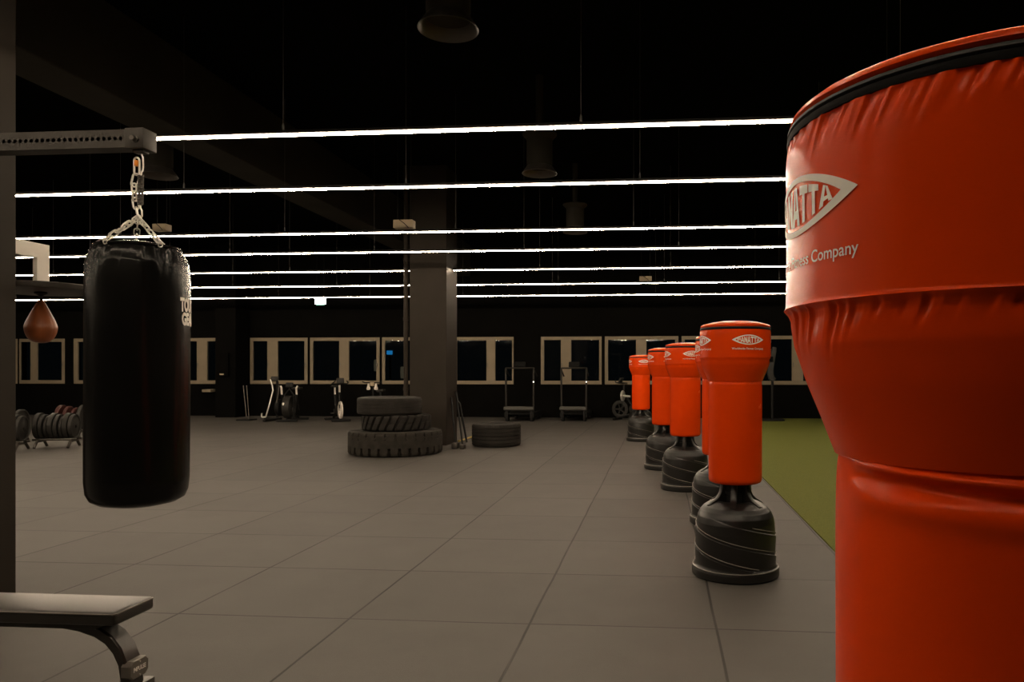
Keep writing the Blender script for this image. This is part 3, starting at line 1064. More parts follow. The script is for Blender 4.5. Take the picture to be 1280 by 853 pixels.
pts = [bl(40, 777), bl(70, 780), bl(98, 784), bl(119, 791), bl(134, 801), bl(145, 815), bl(152, 832), bl(155, 853)]
pts = [Vector((p.x, 0, p.z)) for p in pts]
pts.append(Vector((pts[-1].x + 0.004, 0, 0.10)))
tks = [0.03, 0.035, 0.042, 0.046, 0.046, 0.044, 0.040, 0.038, 0.038]
b = bmesh.new()
ribbon_sweep(b, pts, 0.085, tks)
finish('leg', b, M['pad'], bench)
b = bmesh.new()
lx = pts[-1].x
ribbon_sweep(b, [Vector((-p.x, 0, p.z)) for p in pts], 0.085, tks)
finish('leg', b, M['pad'], bench)
ft = bl(194.5, 845, 0.09)
fz = ft.z
for s_ in (1, -1):
    b = bmesh.new()
    x0_, x1_ = lx - 0.03, ft.x
    box(b, (s_ * (x0_ + x1_) / 2, 0, fz / 2 + 0.012), (x1_ - x0_, 0.18, fz - 0.024), bev=0.006)
    box(b, (s_ * (x0_ + x1_) / 2, 0, 0.012), (x1_ - x0_ + 0.02, 0.20, 0.024), bev=0.005)
    finish('foot', b, M['pad'], bench)
bc = bl(172.5, 835, 0.0)
ofs = Vector((bc.x, 0.0, bc.z))
b = bmesh.new()
oct_ = []
hw_, hh_, ch_ = 0.052, 0.036, 0.016
o8 = [(-hw_ + ch_, -hh_), (hw_ - ch_, -hh_), (hw_, -hh_ + ch_), (hw_, hh_ - ch_), (hw_ - ch_, hh_), (-hw_ + ch_, hh_), (-hw_, hh_ - ch_), (-hw_, -hh_ + ch_)]
la = [[b.verts.new((x, y * s, z * s)) for y, z in o8] for x, s in ((-0.03, 1), (0.002, 1), (0.007, 0.90))]
for p_, q_ in zip(la[:-1], la[1:]):
    for i in range(8): b.faces.new((p_[i], p_[(i + 1) % 8], q_[(i + 1) % 8], q_[i]))
b.faces.new(la[0][::-1]); b.faces.new(la[-1])
tl = Matrix.Rotation(-0.04, 3, 'Z')
bmesh.ops.rotate(b, cent=(0, 0, 0), matrix=tl, verts=b.verts)
bmesh.ops.translate(b, vec=ofs, verts=b.verts)
badge = finish('badge', b, M['badge'], bench, smooth=False)
tb = text_verts('IMPULSE', 0.024, bold=0.0006)
xs = [v.co.x for v in tb.verts]; w0, w1 = min(xs), max(xs)
for v in tb.verts: v.co = Vector((0.0078, (v.co.x - (w0 + w1) / 2) / (w1 - w0) * 0.066, v.co.y))
bmesh.ops.rotate(tb, cent=(0, 0, 0), matrix=tl, verts=tb.verts)
bmesh.ops.translate(tb, vec=ofs, verts=tb.verts)
finish('lettering', tb, M['print'], badge, smooth=False)
for s in (1, -1):
    b = bmesh.new()
    lathe(b, [(0, 0.0), (0.004, 0.0), (0.004, 0.003), (0, 0.004)], 10, (0, 0, 0), axis='X')
    bmesh.ops.translate(b, vec=(0.007, 0, s * 0.026), verts=b.verts)
    bmesh.ops.rotate(b, cent=(0, 0, 0), matrix=tl, verts=b.verts)
    bmesh.ops.translate(b, vec=ofs, verts=b.verts)
    finish('screw', b, M['chrome'], badge)

# ------------------------------------------------------------------ tyres
def tyre(label, px, D, R, z0, h, ri, kind, m, group='tyres'):
    p = W(px, 465, D)
    bm = bmesh.new()
    rows = 34
    e = min(0.05, h * 0.14)
    prof = [(ri, e * 1.5), (ri + 0.015, e * 0.7), (ri + 0.06, 0.004), (R - e * 2.2, 0.0), (R - e, 0.008)]
    prof.append((R - e * 0.35, e * 0.35))
    for i in range(rows + 1):
        prof.append((R, e + (h - 2 * e) * i / rows))
    prof += [(R - e * 0.35, h - e * 0.35), (R - e, h - 0.008), (R - e * 2.2, h - 0.0), (ri + 0.06, h - 0.012), (ri + 0.015, h - e * 0.9), (ri, h - e * 1.5), (ri + 0.05, h - e * 2.2), (ri + 0.05, e * 2.2)]
    seg = 420

    def disp(r, z, th):
        d = 0.0
        v = z / h
        if r > R - e * 1.1:
            if kind == 'lug':
                k = (th / (2 * pi) * 30) % 1
                if v < 0.36 and abs(k - 0.5) < 0.17 * (1 - 0.35 * v / 0.36): d -= 0.055 * min(1, (0.36 - v) / 0.05)
                k2 = (th / (2 * pi) * 30 + 0.4) % 1
                if 0.80 < v < 0.95 and abs(k2 - 0.5) < 0.10: d -= 0.03
                if 0.66 < v < 0.70 and abs(k2 - 0.5) < 0.06: d -= 0.012
            elif kind == 'diag':
                k = (th / (2 * pi) * 26 - 0.9 * v) % 1
                g = abs(k - 0.5)
                if g < 0.16: d -= 0.05 * min(1, (0.16 - g) / 0.04)
                if abs(v - 0.5) < 0.02: d -= 0.01
            elif kind == 'rib':
                if 0.12 < v < 0.88:
                    f = (v * 6.5) % 1
                    if f < 0.16: d -= 0.012
                k = (th / (2 * pi) * 70) % 1
                if (v < 0.14 or v > 0.86) and k < 0.2: d -= 0.006
            else:
                f = (v * 5) % 1
                if 0.2 < v < 0.85 and f < 0.10: d -= 0.006
        return r + d, z
    lathe(bm, prof, seg, (0, 0, 0), disp=disp, closed=True)
    o = finish('tyre', bm, m, None, angle=0.6)
    o.location = (p.x, p.y, z0)
    tag(o, label, 'tyre', group)
    return o


tyre('huge lugged tractor tyre lying flat at the bottom of the stack', 494.8, 12.58, 0.770, 0.0, 0.400, 0.40, 'lug', M['rubber'])
tyre('middle tyre of the stack with diagonal tread blocks', 495.8, 12.58, 0.567, 0.400, 0.256, 0.30, 'diag', M['rubber2'])
tyre('smooth-sided tyre on top of the stack by the column', 487.2, 12.58, 0.528, 0.656, 0.290, 0.29, 'plain', M['rubber2'])
tyre('single car tyre lying alone on the floor right of the column', 620.6, 13.85, 0.450, 0.0, 0.420, 0.25, 'rib', M['rubber2'])

# ------------------------------------------------------------------ sledgehammers by the column
def hammer(label, hp, top, m, hr=0.05, hl=0.15):
    base = Vector((hp.x, hp.y, 0))
    t = thing('sledgehammer', label, 'hammer', base)
    b = bmesh.new()
    box(b, (0, 0, hr), (hr * 2, hl, hr * 2), bev=0.018, seg=3)
    finish('hammer_head', b, M['steel'], t)
    b = bmesh.new()
    q = top - base
    s = Vector((0, 0, hr * 1.2))
    tube(b, [s, s.lerp(q, 0.5), s.lerp(q, 0.97), q], 0.017, 10, rad=[0.016, 0.017, 0.02, 0.016])
    finish('handle', b, m, t)


h1 = W(569.5, 465, 13.30); h2 = W(578.3, 465, 13.22)
tp1 = Vector((cXr + 0.022, 13.80, 0.88))
tp2 = Vector((cXr + 0.024, 14.12, 0.98))
hammer('sledgehammer with the larger head resting at the right foot of the column', h1, tp1, M['black'], 0.055, 0.17)
hammer('sledgehammer with the smaller head on the floor, between column and lone tyre', h2, tp2, M['black'], 0.042, 0.13)
b = bmesh.new()
a0, a1 = W(572, 552.5, 13.9), W(590, 545.5, 15.2)
a0 = W(571.5, 465, 14.55); a1 = W(594, 465, 15.75)
tube(b, [(a0.x + 0.03, a0.y, 0.018), (a1.x, a1.y, 0.018)], 0.018, 10)
tag(finish('wooden_stick', b, M['wood'], None), 'yellow stick lying on the floor behind the hammers', 'stick')
b = bmesh.new()
f0 = W(583.5, 465, 14.45)
tube(b, [(f0.x, f0.y, 0.0), (cXr + 0.06, 14.262, 0.75), (cXr + 0.021, 14.25, 0.79)], 0.02, 10)
tag(finish('black_bar', b, M['black'], None), 'black bar leaning against the column behind the hammers', 'bar')
# pipe beside the column
pp = W(507.5, 465, 13.9)
b = bmesh.new()
tube(b, [(pp.x, pp.y, 0), (pp.x, pp.y, ZC)], 0.042, 16)
for z in (1.05, 2.35, 3.45):
    lathe(b, [(0.042, z - 0.03), (0.052, z - 0.03), (0.052, z + 0.03), (0.042, z + 0.03)], 16, (pp.x, pp.y, 0))
struct(finish('standing_pipe', b, M['column'], None), 'thin vertical pipe along the left of the column')

# ------------------------------------------------------------------ ceiling fittings
def diffuser(x, y, label, zr=3.93):
    t = thing('air_diffuser', label, 'air diffuser', (x, y, zr), 0, 'round ceiling diffusers')
    b = bmesh.new()
    lathe(b, [(0.225, 0), (0.228, 0.005), (0.17, 0.09), (0.165, 0.10), (0.160, 0.098), (0.165, 0.085), (0.218, 0.004)], 10 * 6, closed=True)
    finish('flared_ring', b, M['duct'], t, angle=0.5)
    b = bmesh.new()
    lathe(b, [(0, 0.086), (0.166, 0.086), (0.166, 0.44), (0.22, 0.50), (0.225, 0.50), (0.225, 0.52), (0, 0.52)], 48)
    lathe(b, [(0.05, 0.52), (0.05, ZC - zr), (0, ZC - zr)], 20)
    finish('duct_body', b, M['beam'], t, angle=0.5)


for (x, y, lab) in ((-1.58, 5.5, 'round flared ceiling diffuser cut off by the top of the photo'),
                    (-1.55, 9.6, 'round flared ceiling diffuser between the two topmost light lines'),
                    (-1.55, 13.7, 'dim round ceiling diffuser over the third light line'),
                    (-6.55, 9.3, 'round flared ceiling diffuser behind the bag chain')):
    diffuser(x, y, lab)


def ceiling_box(px, py, D, w, h, label):
    p = W(px, py, D)
    t = thing('speaker_box', label, 'box', (p.x, p.y, p.z), 0, 'beige boxes above the light lines')
    b = bmesh.new(); box(b, (0, 0, 0), (w, 0.14, h), bev=0.006)
    finish('box_body', b, M['beige'], t)
    b = bmesh.new()
    for s in (-1, 1): tube(b, [(s * w * 0.35, 0, h / 2 - .01), (s * w * 0.35, 0, ZC - p.z)], 0.004, 6)
    finish('hanger', b, M['black'], t)
    b = bmesh.new()
    tube(b, [(-w * 0.18, -0.075, h / 2), (w * 0.1, -0.077, 0), (w * 0.3, -0.075, -h / 2)], 0.005, 6)
    finish('cord', b, M['black'], t)


ceiling_box(505.5, 281, 10.45, 0.275, 0.115, 'beige box hung just above the third light line, left of centre')
ceiling_box(807, 349, 16.6, 0.27, 0.11, 'small beige box hung far back, between fifth and sixth light lines')
ceiling_box(202.5, 285, 10.6, 0.20, 0.095, 'beige box hung behind the chains of the heavy bag')

# lit exit sign
p = W(400.5, 376, 20.0)
t = thing('exit_sign', 'small lit white and green sign hung under the lowest light line', 'sign', (p.x, p.y, p.z))
b = bmesh.new(); box(b, (0, 0, 0), (0.29, 0.05, 0.19), bev=0.006); finish('sign_box', b, M['sign'], t)
b = bmesh.new(); box(b, (0, 0, -0.105), (0.22, 0.04, 0.03), bev=0.004); finish('green_strip', b, M['signgreen'], t)
b = bmesh.new()
for s in (-0.1, 0.1): tube(b, [(s, 0, 0.09), (s, 0, ZC - p.z)], 0.004, 6)
finish('hanger', b, M['black'], t)

# ------------------------------------------------------------------ plate racks at the left
def plate_rack(px0, px1, D, ry, lab, n, z0=0.13, red=()):
    a, c = W(px0, 465, D), W(px1, 465, D + ry)
    d = (c - a); d.z = 0; L = d.length; an = atan2(d.y, d.x)
    t = thing('plate_rack', lab, 'rack', (a.x, a.y, 0), an, 'low weight plate racks')
    b = bmesh.new()
    for s in (-0.11, 0.11):
        tube(b, [(-0.02, s, 0.15), (L + 0.02, s, 0.15)], 0.022, 8)
    finish('rail', b, M['steel'], t)
    for x in (0.06, L - 0.06):
        b = bmesh.new()
        for s in (-1, 1):
            tube(b, [(x, s * 0.118, 0.135), (x + 0.0, s * 0.24, 0.014)], 0.024, 8)
        box(b, (x, 0, 0.115), (0.04, 0.24, 0.03), bev=0.005)
        finish('foot', b, M['steel'], t)
    return t, a, an, L


pl_me = {}


def plates(rack, n, R0, names, gap=0.086):
    t, a, an, L = rack
    for i in range(n):
        x = 0.05 + (L - 0.10) * i / max(1, n - 1)
        R = R0 * (1 - 0.05 * ((i * 7) % 3))
        th = 0.075 - 0.012 * (i % 3)
        key = round(R, 3), round(th, 3)
        rim = 0.172 + 0.0
        z = 0.153 + sqrt(max((R + 0.022) ** 2 - 0.11 ** 2, 0.0))
        pos = Vector((a.x + x * cos(an), a.y + x * sin(an), z))
        mt = M['redplate'] if i in names.get('red', ()) else M['plate']
        kk = (key, mt.name)
        if kk not in pl_me:
            b = bmesh.new()
            lathe(b, [(0.03, -th * .35), (R * 0.45, -th * .35), (R * 0.5, -th * .28), (R * 0.82, -th * .28), (R * 0.86, -th / 2), (R - 0.008, -th / 2), (R, -th / 2 + 0.008),
                      (R, th / 2 - 0.008), (R - 0.008, th / 2), (R * 0.86, th / 2), (R * 0.82, th * .28), (R * 0.5, th * .28), (R * 0.45, th * .35), (0.03, th * .35)], 48, axis='X', closed=True)
            o = finish('weight_plate', b, mt, None, angle=0.6)
            pl_me[kk] = o.data
        else:
            o = bpy.data.objects.new('weight_plate', pl_me[kk]); COL.objects.link(o)
        o.location = pos; o.rotation_euler = (0, 0, an)
        tag(o, names['label'](i, n), 'weight plate', names['group'])


words = ['first', 'second', 'third', 'fourth', 'fifth', 'sixth', 'seventh', 'eighth', 'ninth', 'tenth']
rA = plate_rack(46, 97, 13.45, 0.15, 'low steel plate rack standing just left of the heavy bag', 9)
plates(rA, 8, 0.236, {'label': lambda i, n: '%s black rubber weight plate from the left on the rack beside the heavy bag' % words[i], 'group': 'weight plates on the rack by the heavy bag'})
rB = plate_rack(-22, 32, 12.85, 0.15, 'low steel plate rack at the left edge, partly behind the rig upright', 8)
plates(rB, 8, 0.236, {'label': lambda i, n: '%s black rubber weight plate from the right on the leftmost rack' % words[n - 1 - i], 'group': 'weight plates on the leftmost rack'})
rC = plate_rack(-25, 30, 14.7, 0.1, 'low steel plate rack farther back behind the leftmost rack', 7)
plates(rC, 7, 0.236, {'label': lambda i, n: '%s weight plate from the right on the rack behind the leftmost one' % words[n - 1 - i], 'group': 'weight plates on the back rack'})
rD = plate_rack(74, 108, 15.6, 0.1, 'low plate rack behind the rack beside the heavy bag', 4)
plates(rD, 4, 0.26, {'red': (0, 1, 2), 'label': lambda i, n: '%s plate from the left on the rack behind the heavy bag' % words[i], 'group': 'weight plates behind the heavy bag'})

# ------------------------------------------------------------------ cardio machines far back
def spin_bike(label, px, D, rz, white=True, flyback=False):
    p = W(px, 465, D)
    t = thing('exercise_bike', label, 'exercise bike', (p.x, p.y, 0), rz, 'exercise bikes by the windows')
    wm = M['bikewhite'] if white else M['bikegrey']
    b = bmesh.new()
    for x in (-0.5, 0.5):
        box(b, (x, 0, 0.035), (0.07, 0.5, 0.06), bev=0.012)
    tube(b, [(-0.5, 0, 0.06), (-0.1, 0, 0.22), (0.5, 0, 0.06)], 0.035, 8)
    tube(b, [(-0.12, 0, 0.22), (-0.28, 0, 0.72)], 0.036, 8)
    tube(b, [(-0.05, 0, 0.3), (0.32, 0, 0.78)], 0.036, 8)
    tube(b, [(0.36, 0.0, 0.3), (0.30, 0.0, 0.8)], 0.03, 8)
    finish('bike_frame', b, M['black'], t)
    b = bmesh.new()
    lathe(b, [(0.16, -0.02), (0.215, -0.03), (0.245, -0.02), (0.245, 0.02), (0.215, 0.03), (0.16, 0.02)], 48, (0.42, 0, 0.31), axis='Y', closed=True)
    for k in range(5):
        a = 2 * pi * k / 5
        tube(b, [(0.42, 0, 0.31), (0.42 + 0.19 * cos(a), 0, 0.31 + 0.19 * sin(a))], 0.022, 6)
    finish('flywheel', b, wm, t, angle=0.6)
    b = bmesh.new(); tube(b, [(-0.26, 0, 0.66), (-0.31, 0, 0.86), (-0.31, 0, 0.93)], 0.024, 8)
    finish('seat_post', b, wm, t)
    b = bmesh.new()
    box(b, (-0.33, 0, 0.96), (0.26, 0.17, 0.06), bev=0.025, seg=3)
    finish('saddle', b, M['bikegrey'], t)
    b = bmesh.new(); tube(b, [(0.305, 0, 0.74), (0.30, 0, 1.0)], 0.026, 8)
    finish('handlebar_post', b, wm, t)
    b = bmesh.new()
    tube(b, [(0.30, -0.2, 1.04), (0.30, 0.2, 1.04)], 0.018, 8)
    for s in (-1, 1): tube(b, [(0.30, s * 0.2, 1.04), (0.46, s * 0.2, 1.07), (0.50, s * 0.15, 1.12)], 0.018, 8)
    box(b, (0.40, 0, 1.12), (0.05, 0.2, 0.16), rot=Matrix.Rotation(-0.4, 3, 'Y'), bev=0.012)
    finish('handlebar', b, M['bikegrey'], t)
    b = bmesh.new()
    lathe(b, [(0, -0.03), (0.12, -0.03), (0.14, -0.015), (0.14, 0.015), (0.12, 0.03), (0, 0.03)], 32, (0.0, 0.0, 0.32), axis='Y')
    tube(b, [(0, -0.09, 0.32), (0.12, -0.09, 0.22)], 0.013, 6); box(b, (0.12, -0.15, 0.22), (0.09, 0.1, 0.03), bev=0.008)
    tube(b, [(0, 0.09, 0.32), (-0.12, 0.09, 0.42)], 0.013, 6); box(b, (-0.12, 0.15, 0.42), (0.09, 0.1, 0.03), bev=0.008)
    tube(b, [(0, -0.09, 0.32), (0, 0.09, 0.32)], 0.015, 6)
    finish('crank', b, M['bikegrey'], t)
    return t


def air_bike(label, px, D, rz):
    p = W(px, 465, D)
    t = thing('air_bike', label, 'exercise bike', (p.x, p.y, 0), rz, 'exercise bikes by the windows')
    b = bmesh.new()
    for y in (-0.48, 0.5):
        box(b, (0, y, 0.035), (0.56, 0.07, 0.06), bev=0.012)
    tube(b, [(0, -0.48, 0.06), (0, 0, 0.16), (0, 0.5, 0.06)], 0.035, 8)
    tube(b, [(0, 0.1, 0.16), (0, 0.35, 0.8)], 0.035, 8)
    tube(b, [(-0.12, -0.32, 0.1), (-0.12, -0.30, 0.7)], 0.02, 8)
    tube(b, [(0.12, -0.32, 0.1), (0.12, -0.30, 0.7)], 0.02, 8)
    tube(b, [(-0.14, -0.30, 0.7), (0, -0.28, 0.9), (0.14, -0.30, 0.7)], 0.02, 8)
    finish('bike_frame', b, M['black'], t)
    b = bmesh.new()
    for k in range(7):
        rr = 0.05 + 0.042 * k
        for x in (-0.09, 0.09):
            tube(b, [(x, -0.32 + rr * cos(a), 0.40 + rr * sin(a)) for a in [2 * pi * i / 24 for i in range(24)]], 0.005, 5, closed=True)
    lathe(b, [(0.300, -0.09), (0.310, -0.09), (0.310, 0.09), (0.300, 0.09)], 40, (0, -0.32, 0.40), axis='X', closed=True)
    finish('fan_cage', b, M['bikegrey'], t)
    b = bmesh.new()
    box(b, (-0.075, -0.50, 0.42), (0.10, 0.26, 0.24), rot=Matrix.Rotation(0.3, 3, 'Z'), bev=0.05, seg=3)
    finish('side_shroud', b, M['white'], t)
    for s in (-1, 1):
        b = bmesh.new()
        tube(b, [(s * 0.20, -0.1, 0.3), (s * 0.20, -0.3, 0.75)], 0.02, 8)
        finish('lever', b, M['black'], t)
        b = bmesh.new()
        tube(b, [(s * 0.20, -0.29, 0.74), (s * 0.20, -0.32, 0.93)], 0.026, 8)
        tube(b, [(s * 0.20, -0.31, 0.92), (s * 0.23, -0.30, 0.98)], 0.024, 8)
        finish('grip', b, M['bikewhite'], t)
    b = bmesh.new(); box(b, (0, 0.36, 0.90), (0.26, 0.28, 0.07), bev=0.03, seg=3); tube(b, [(0, .34, .75), (0, .36, .88)], 0.028, 8)
    finish('saddle', b, M['bikegrey'], t)
    b = bmesh.new(); box(b, (0.0, -0.27, 1.0), (0.2, 0.05, 0.14), rot=Matrix.Rotation(-0.4, 3, 'X'), bev=0.012)
    finish('console', b, M['black'], t)
    return t


air_bike('air bike with two white grips, facing the room below the left windows', 366, 20.9, 0.15)
spin_bike('exercise bike with a pale spoked flywheel, left of the tyre stack', 421.5, 20.9, -0.95)
t = spin_bike('dark exercise bike with a round chrome cap, far back beside the bag row', 792, 21.0, 2.75, white=False)
b = bmesh.new()
v = W(778.5, 495, 20.8) - Vector(t.location)
v = Matrix.Rotation(-2.75, 3, 'Z') @ v
lathe(b, [(0, -0.03), (0.13, -0.03), (0.15, -0.015), (0.15, 0.015), (0.13, 0.03), (0.05, 0.02), (0, 0.02)], 32, axis='X')
tube(b, [(0, 0, 0), (-0.22, 0, -0.02)], 0.03, 8)
bmesh.ops.rotate(b, cent=(0, 0, 0), matrix=Matrix.Rotation(0.12, 3, 'Z'), verts=b.verts)
bmesh.ops.translate(b, vec=v, verts=b.verts)
finish('chrome_cap', b, M['chrome'], t)

# elliptical trainer with a long bent silver lever
p = W(341, 465, 20.9)
t = thing('elliptical_trainer', 'elliptical trainer with bent silver lever, left of the air bike', 'elliptical trainer', (p.x, p.y, 0))
b = bmesh.new()
box(b, (-0.1, 0.2, 0.04), (0.5, 0.08, 0.08), bev=0.012); box(b, (0.1, -0.2, 0.04), (0.08, 0.9, 0.06), bev=0.012); tube(b, [(0.02, 0.2, 0.06), (0.05, 0.15, 1.1)], 0.035, 8)
finish('machine_frame', b, M['black'], t)
b = bmesh.new()
tube(b, [(-0.02, -0.1, 1.16), (0.05, -0.12, 0.98), (0.08, -0.14, 0.85), (0.02, -0.2, 0.5), (-0.06, -0.25, 0.13), (-0.08, -0.25, 0.115), (-0.18, -0.25, 0.115), (-0.19, -0.25, 0.13), (-0.185, -0.25, 0.22)], 0.019, 8)
finish('lever', b, M['chrome'], t)
b = bmesh.new(); tube(b, [(0.18, 0.0, 1.0), (0.19, -0.05, 0.8), (0.15, -0.08, 0.5)], 0.018, 8); finish('rear_lever', b, M['steel'], t)
b = bmesh.new(); box(b, (0.0, 0.1, 1.17), (0.22, 0.05, 0.14), rot=Matrix.Rotation(-0.5, 3, 'X'), bev=0.012); finish('console', b, M['bikegrey'], t)
b = bmesh.new(); lathe(b, [(0, -0.06), (0.22, -0.06), (0.24, -0.03), (0.24, 0.03), (0.22, 0.06), (0, 0.06)], 36, (0.08, 0.25, 0.36), axis='X'); finish('drive_cover', b, M['black'], t)

# bike behind the tyre stack: only bars and two white grips show
p = W(470, 465, 20.6)
t = thing('exercise_bike', 'exercise bike behind the tyre stack, only bars and two white grips showing', 'exercise bike', (p.x, p.y, 0), 0, 'exercise bikes by the windows')
b = bmesh.new()
box(b, (0, -0.3, 0.035), (0.5, 0.07, 0.06), bev=0.012); box(b, (0, 0.5, 0.035), (0.5, 0.07, 0.06), bev=0.012)
tube(b, [(0, -0.3, 0.06), (0, 0.5, 0.06)], 0.035, 8); tube(b, [(0, -0.2, 0.07), (0, -0.22, 1.02)], 0.03, 8); tube(b, [(0, 0.2, 0.06), (0, 0.35, 0.8)], 0.03, 8)
finish('bike_frame', b, M['black'], t)
b = bmesh.new(); tube(b, [(-0.27, -0.3, 1.10), (-0.2, -0.26, 1.07), (0.2, -0.26, 1.07), (0.27, -0.3, 1.10)], 0.016, 8); finish('handlebar', b, M['black'], t)
for s in (-1, 1):
    b = bmesh.new(); lathe(b, [(0, 0.0), (0.045, 0.01), (0.055, 0.05), (0.035, 0.10), (0.025, 0.15), (0.02, 0.18), (0, 0.18)], 20, (s * 0.105, -0.27, 0.87)); finish('grip', b, M['bikewhite'], t)
b = bmesh.new(); box(b, (0, -0.27, 1.03), (0.12, 0.06, 0.10), bev=0.02); finish('console', b, M['beige'], t)
b = bmesh.new(); box(b, (0, 0.38, 0.84), (0.2, 0.28, 0.07), bev=0.03, seg=3); finish('saddle', b, M['bikegrey'], t)


def treadmill(label, px, D, w, hrail):
    p = W(px, 465, D)
    t = thing('treadmill', label, 'treadmill', (p.x, p.y, 0), 0, 'treadmills below the windows')
    b = bmesh.new()
    n = 12
    ribbon = [(0, 0.05), ]
    for s in (-1, 1):
        box(b, (s * (w / 2 - 0.05), 0.6, 0.17), (0.10, 1.5, 0.16), bev=0.03, seg=3)
        box(b, (s * (w / 2 - 0.08), 0.0, 0.05), (0.08, 0.16, 0.10), bev=0.01)
        box(b, (s * (w / 2 - 0.08), 1.25, 0.05), (0.08, 0.16, 0.10), bev=0.01)
    finish('deck_frame', b, M['black'], t)
    b = bmesh.new(); box(b, (0, 0.6, 0.21), (w - 0.2, 1.4, 0.06), bev=0.02, seg=2); finish('running_belt', b, M['zip'], t)
    b = bmesh.new()
    box(b, (0, -0.16, 0.36), (w, 0.16, 0.11), bev=0.04, seg=4)
    finish('end_cover', b, M['cover'], t)
    for s in (-1, 1):
        b = bmesh.new(); box(b, (s * (w / 2 - .08), -0.12, 0.16), (0.07, 0.09, 0.31), bev=0.015); finish('support_foot', b, M['black'], t)
    for s in (-1, 1):
        b = bmesh.new(); tube(b, [(s * (w / 2 - 0.04), -0.02, 0.2), (s * (w / 2 - 0.03), -0.05, hrail - 0.05), (s * (w / 2 - 0.03), 0.0, hrail)], 0.026, 8)
        finish('upright', b, M['rigpost'], t)
        b = bmesh.new(); tube(b, [(s * (w / 2 - 0.03), 0, hrail - .05), (s * (w / 2 - 0.03), 0.5, hrail - 0.22)], 0.022, 8)
        finish('side_rail', b, M['bikegrey'], t)
    b = bmesh.new(); tube(b, [(-w / 2 + 0.03, 0, hrail), (w / 2 - 0.03, 0, hrail)], 0.022, 8)
    finish('cross_bar', b, M['rigpost'], t)
    b = bmesh.new(); box(b, (0, 0.02, hrail + 0.1), (0.30, 0.05, 0.16), rot=Matrix.Rotation(-0.4, 3, 'X'), bev=0.02)
    finish('console', b, M['zip'], t)
    b = bmesh.new(); box(b, (w / 2 - 0.03, -0.085, hrail - 0.38), (0.03, 0.02, 0.03), bev=0.005); finish('reflection_dot', b, M['dot'], t)  # small reflection put in as a glowing dot
    return t


treadmill('treadmill with grey end cover beneath the dark pier right of the column', 650, 20.7, 0.84, 1.47)
treadmill('treadmill with tall uprights and cross bar beneath the right-hand windows', 717.5, 20.7, 0.76, 1.47)

# grey machine shroud in front of the right windows
p = W(963.5, 465, 20.8)
t = thing('cable_machine', 'grey upright machine before the right window, just right of the foremost row bag', 'machine', (p.x, p.y, 0))
b = bmesh.new()
pts = [(0.10, 0, 2.05), (0.08, 0, 1.95), (0.04, 0, 1.75), (0.0, 0, 1.55), (-0.02, 0, 1.35), (0.02, 0, 1.2), (0.10, 0, 1.13)]
ribbon_sweep(b, pts, 0.12, [0.10, 0.14, 0.16, 0.17, 0.17, 0.18, 0.12])
finish('shroud', b, M['bikegrey'], t)
b = bmesh.new()
tube(b, [(0.05, 0.05, 0.03), (0.05, 0.05, 1.9)], 0.04, 8); box(b, (0.0, 0.05, 0.03), (0.7, 0.5, 0.05), bev=0.01)
finish('machine_frame', b, M['black'], t)

# crossed black-and-silver poles leaning at the dark column
p = W(305, 465, 21.0)
t = thing('storage_stand', 'slim stand with two silver poles right of the far black column', 'stand', (p.x, p.y, 0))
b = bmesh.new(); box(b, (0.05, 0.05, 0.02), (0.4, 0.4, 0.04), bev=0.01); finish('stand_base', b, M['black'], t)
for k, (x0_, x1_) in enumerate(((0.08, -0.08), (0.15, 0.02))):
    b = bmesh.new(); tube(b, [(x0_, 0.0, 0.04), (x1_, 0.1, 0.98)], 0.014, 8); finish('pole', b, M['steel'], t)

# wall cabinet on the far column, with a pale label
pc_ = (p0.x + p1.x) / 2
p = atY(282, 456, 21.4)
t = thing('wall_cabinet', 'narrow dark cabinet fixed to the far black column', 'cabinet', (p.x, 21.40, p.z))
b = bmesh.new(); box(b, (0, -0.05, 0), (0.26, 0.10, 0.70), bev=0.01); finish('cabinet_body', b, M['wall'], t)
b = bmesh.new(); box(b, (-0.06, -0.103, -0.29), (0.13, 0.006, 0.045), bev=0.002); finish('pale_label', b, M['beige'], t)
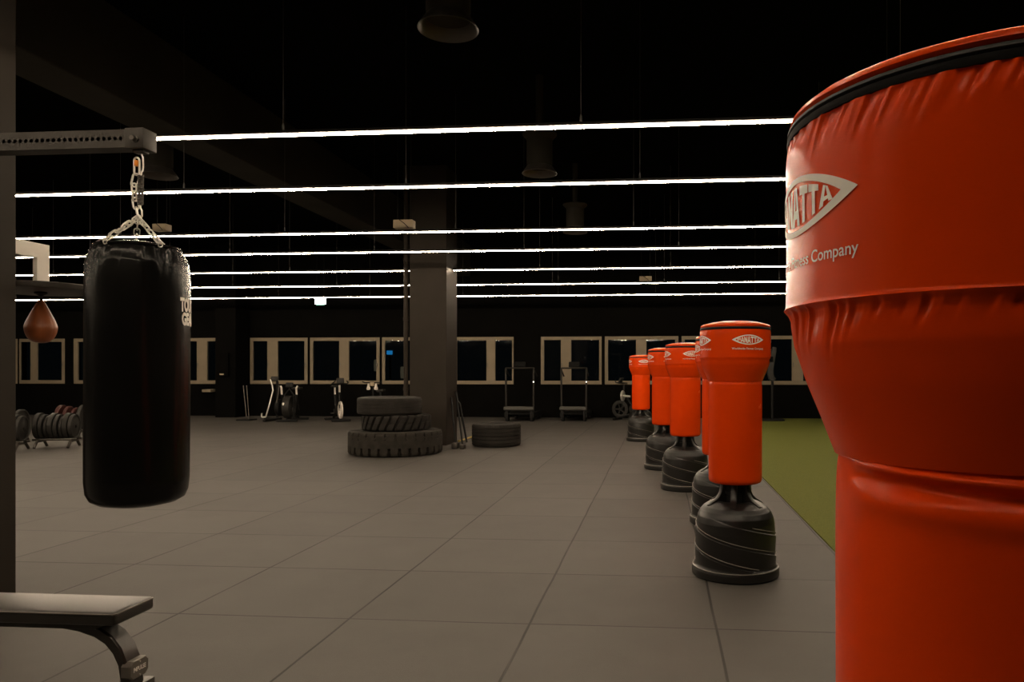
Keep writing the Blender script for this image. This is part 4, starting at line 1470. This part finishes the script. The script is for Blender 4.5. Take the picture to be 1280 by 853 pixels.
# pale ledge under the window beside it
p = atY(263.5, 488.5, 21.9)
b = bmesh.new(); box(b, (0, 0, 0), (0.28, 0.5, 0.08), bev=0.008)
o = finish('wall_shelf', b, M['frame'], None); o.location = (p.x - 0.02, 21.95, p.z)
tag(o, 'small pale shelf on the wall under the window left of the far column', 'shelf')

# ------------------------------------------------------------------ outside, seen through the glass
b = bmesh.new(); box(b, (-6, 50, -0.3), (90, 54, 0.2)); struct(finish('ground', b, M['ground'], smooth=False), 'dark ground outside the windows')
for (px, py, w_, h_, mt, nm, lab, cat) in ((487, 441, 0.30, 0.22, 'blueglow', 'lit_sign', 'blue lit sign outside, seen through the window left of the column', 'sign'),):
    p = W(px, py, 42)
    t = thing(nm, lab, cat, (p.x, p.y, -0.2))
    b = bmesh.new(); box(b, (0, 0, p.z + 0.2), (w_, 0.15, h_), bev=0.02); finish('sign_face', b, M[mt], t)
    b = bmesh.new(); tube(b, [(0, 0.1, 0), (0, 0.1, p.z)], 0.06, 8); finish('sign_pole', b, M['black'], t)
for (px, py, lab) in ((503, 466, 'tall warm lit lamp outside, right in the window left of the column'), (470, 457, 'dim lamp outside, in the window left of the pipe')):
    p = W(px, py, 44)
    t = thing('street_lamp', lab, 'lamp', (p.x, p.y, -0.2))
    b = bmesh.new(); lathe(b, [(0, -0.35), (0.10, -0.33), (0.12, 0), (0.10, 0.33), (0, 0.35)], 16, (0, 0, p.z + 0.2)); finish('lamp_head', b, M['warmglow'], t)
    b = bmesh.new(); tube(b, [(0, 0, 0), (0, 0, p.z - 0.1)], 0.05, 8); finish('lamp_post', b, M['black'], t)

# ------------------------------------------------------------------ world and output settings
w = bpy.data.worlds.new('night'); SC.world = w; w.use_nodes = True
w.node_tree.nodes['Background'].inputs[0].default_value = (0.002, 0.0028, 0.0032, 1)
w.node_tree.nodes['Background'].inputs[1].default_value = 0.5
SC.view_settings.view_transform = 'Standard'
SC.view_settings.look = 'None'
SC.view_settings.exposure = 0.0
SC.view_settings.gamma = 1.0
SC.view_settings.use_curve_mapping = False
SC.cycles.max_bounces = 8
SC.cycles.diffuse_bounces = 4
SC.cycles.sample_clamp_indirect = 6.0
SC.cycles.use_denoising = True
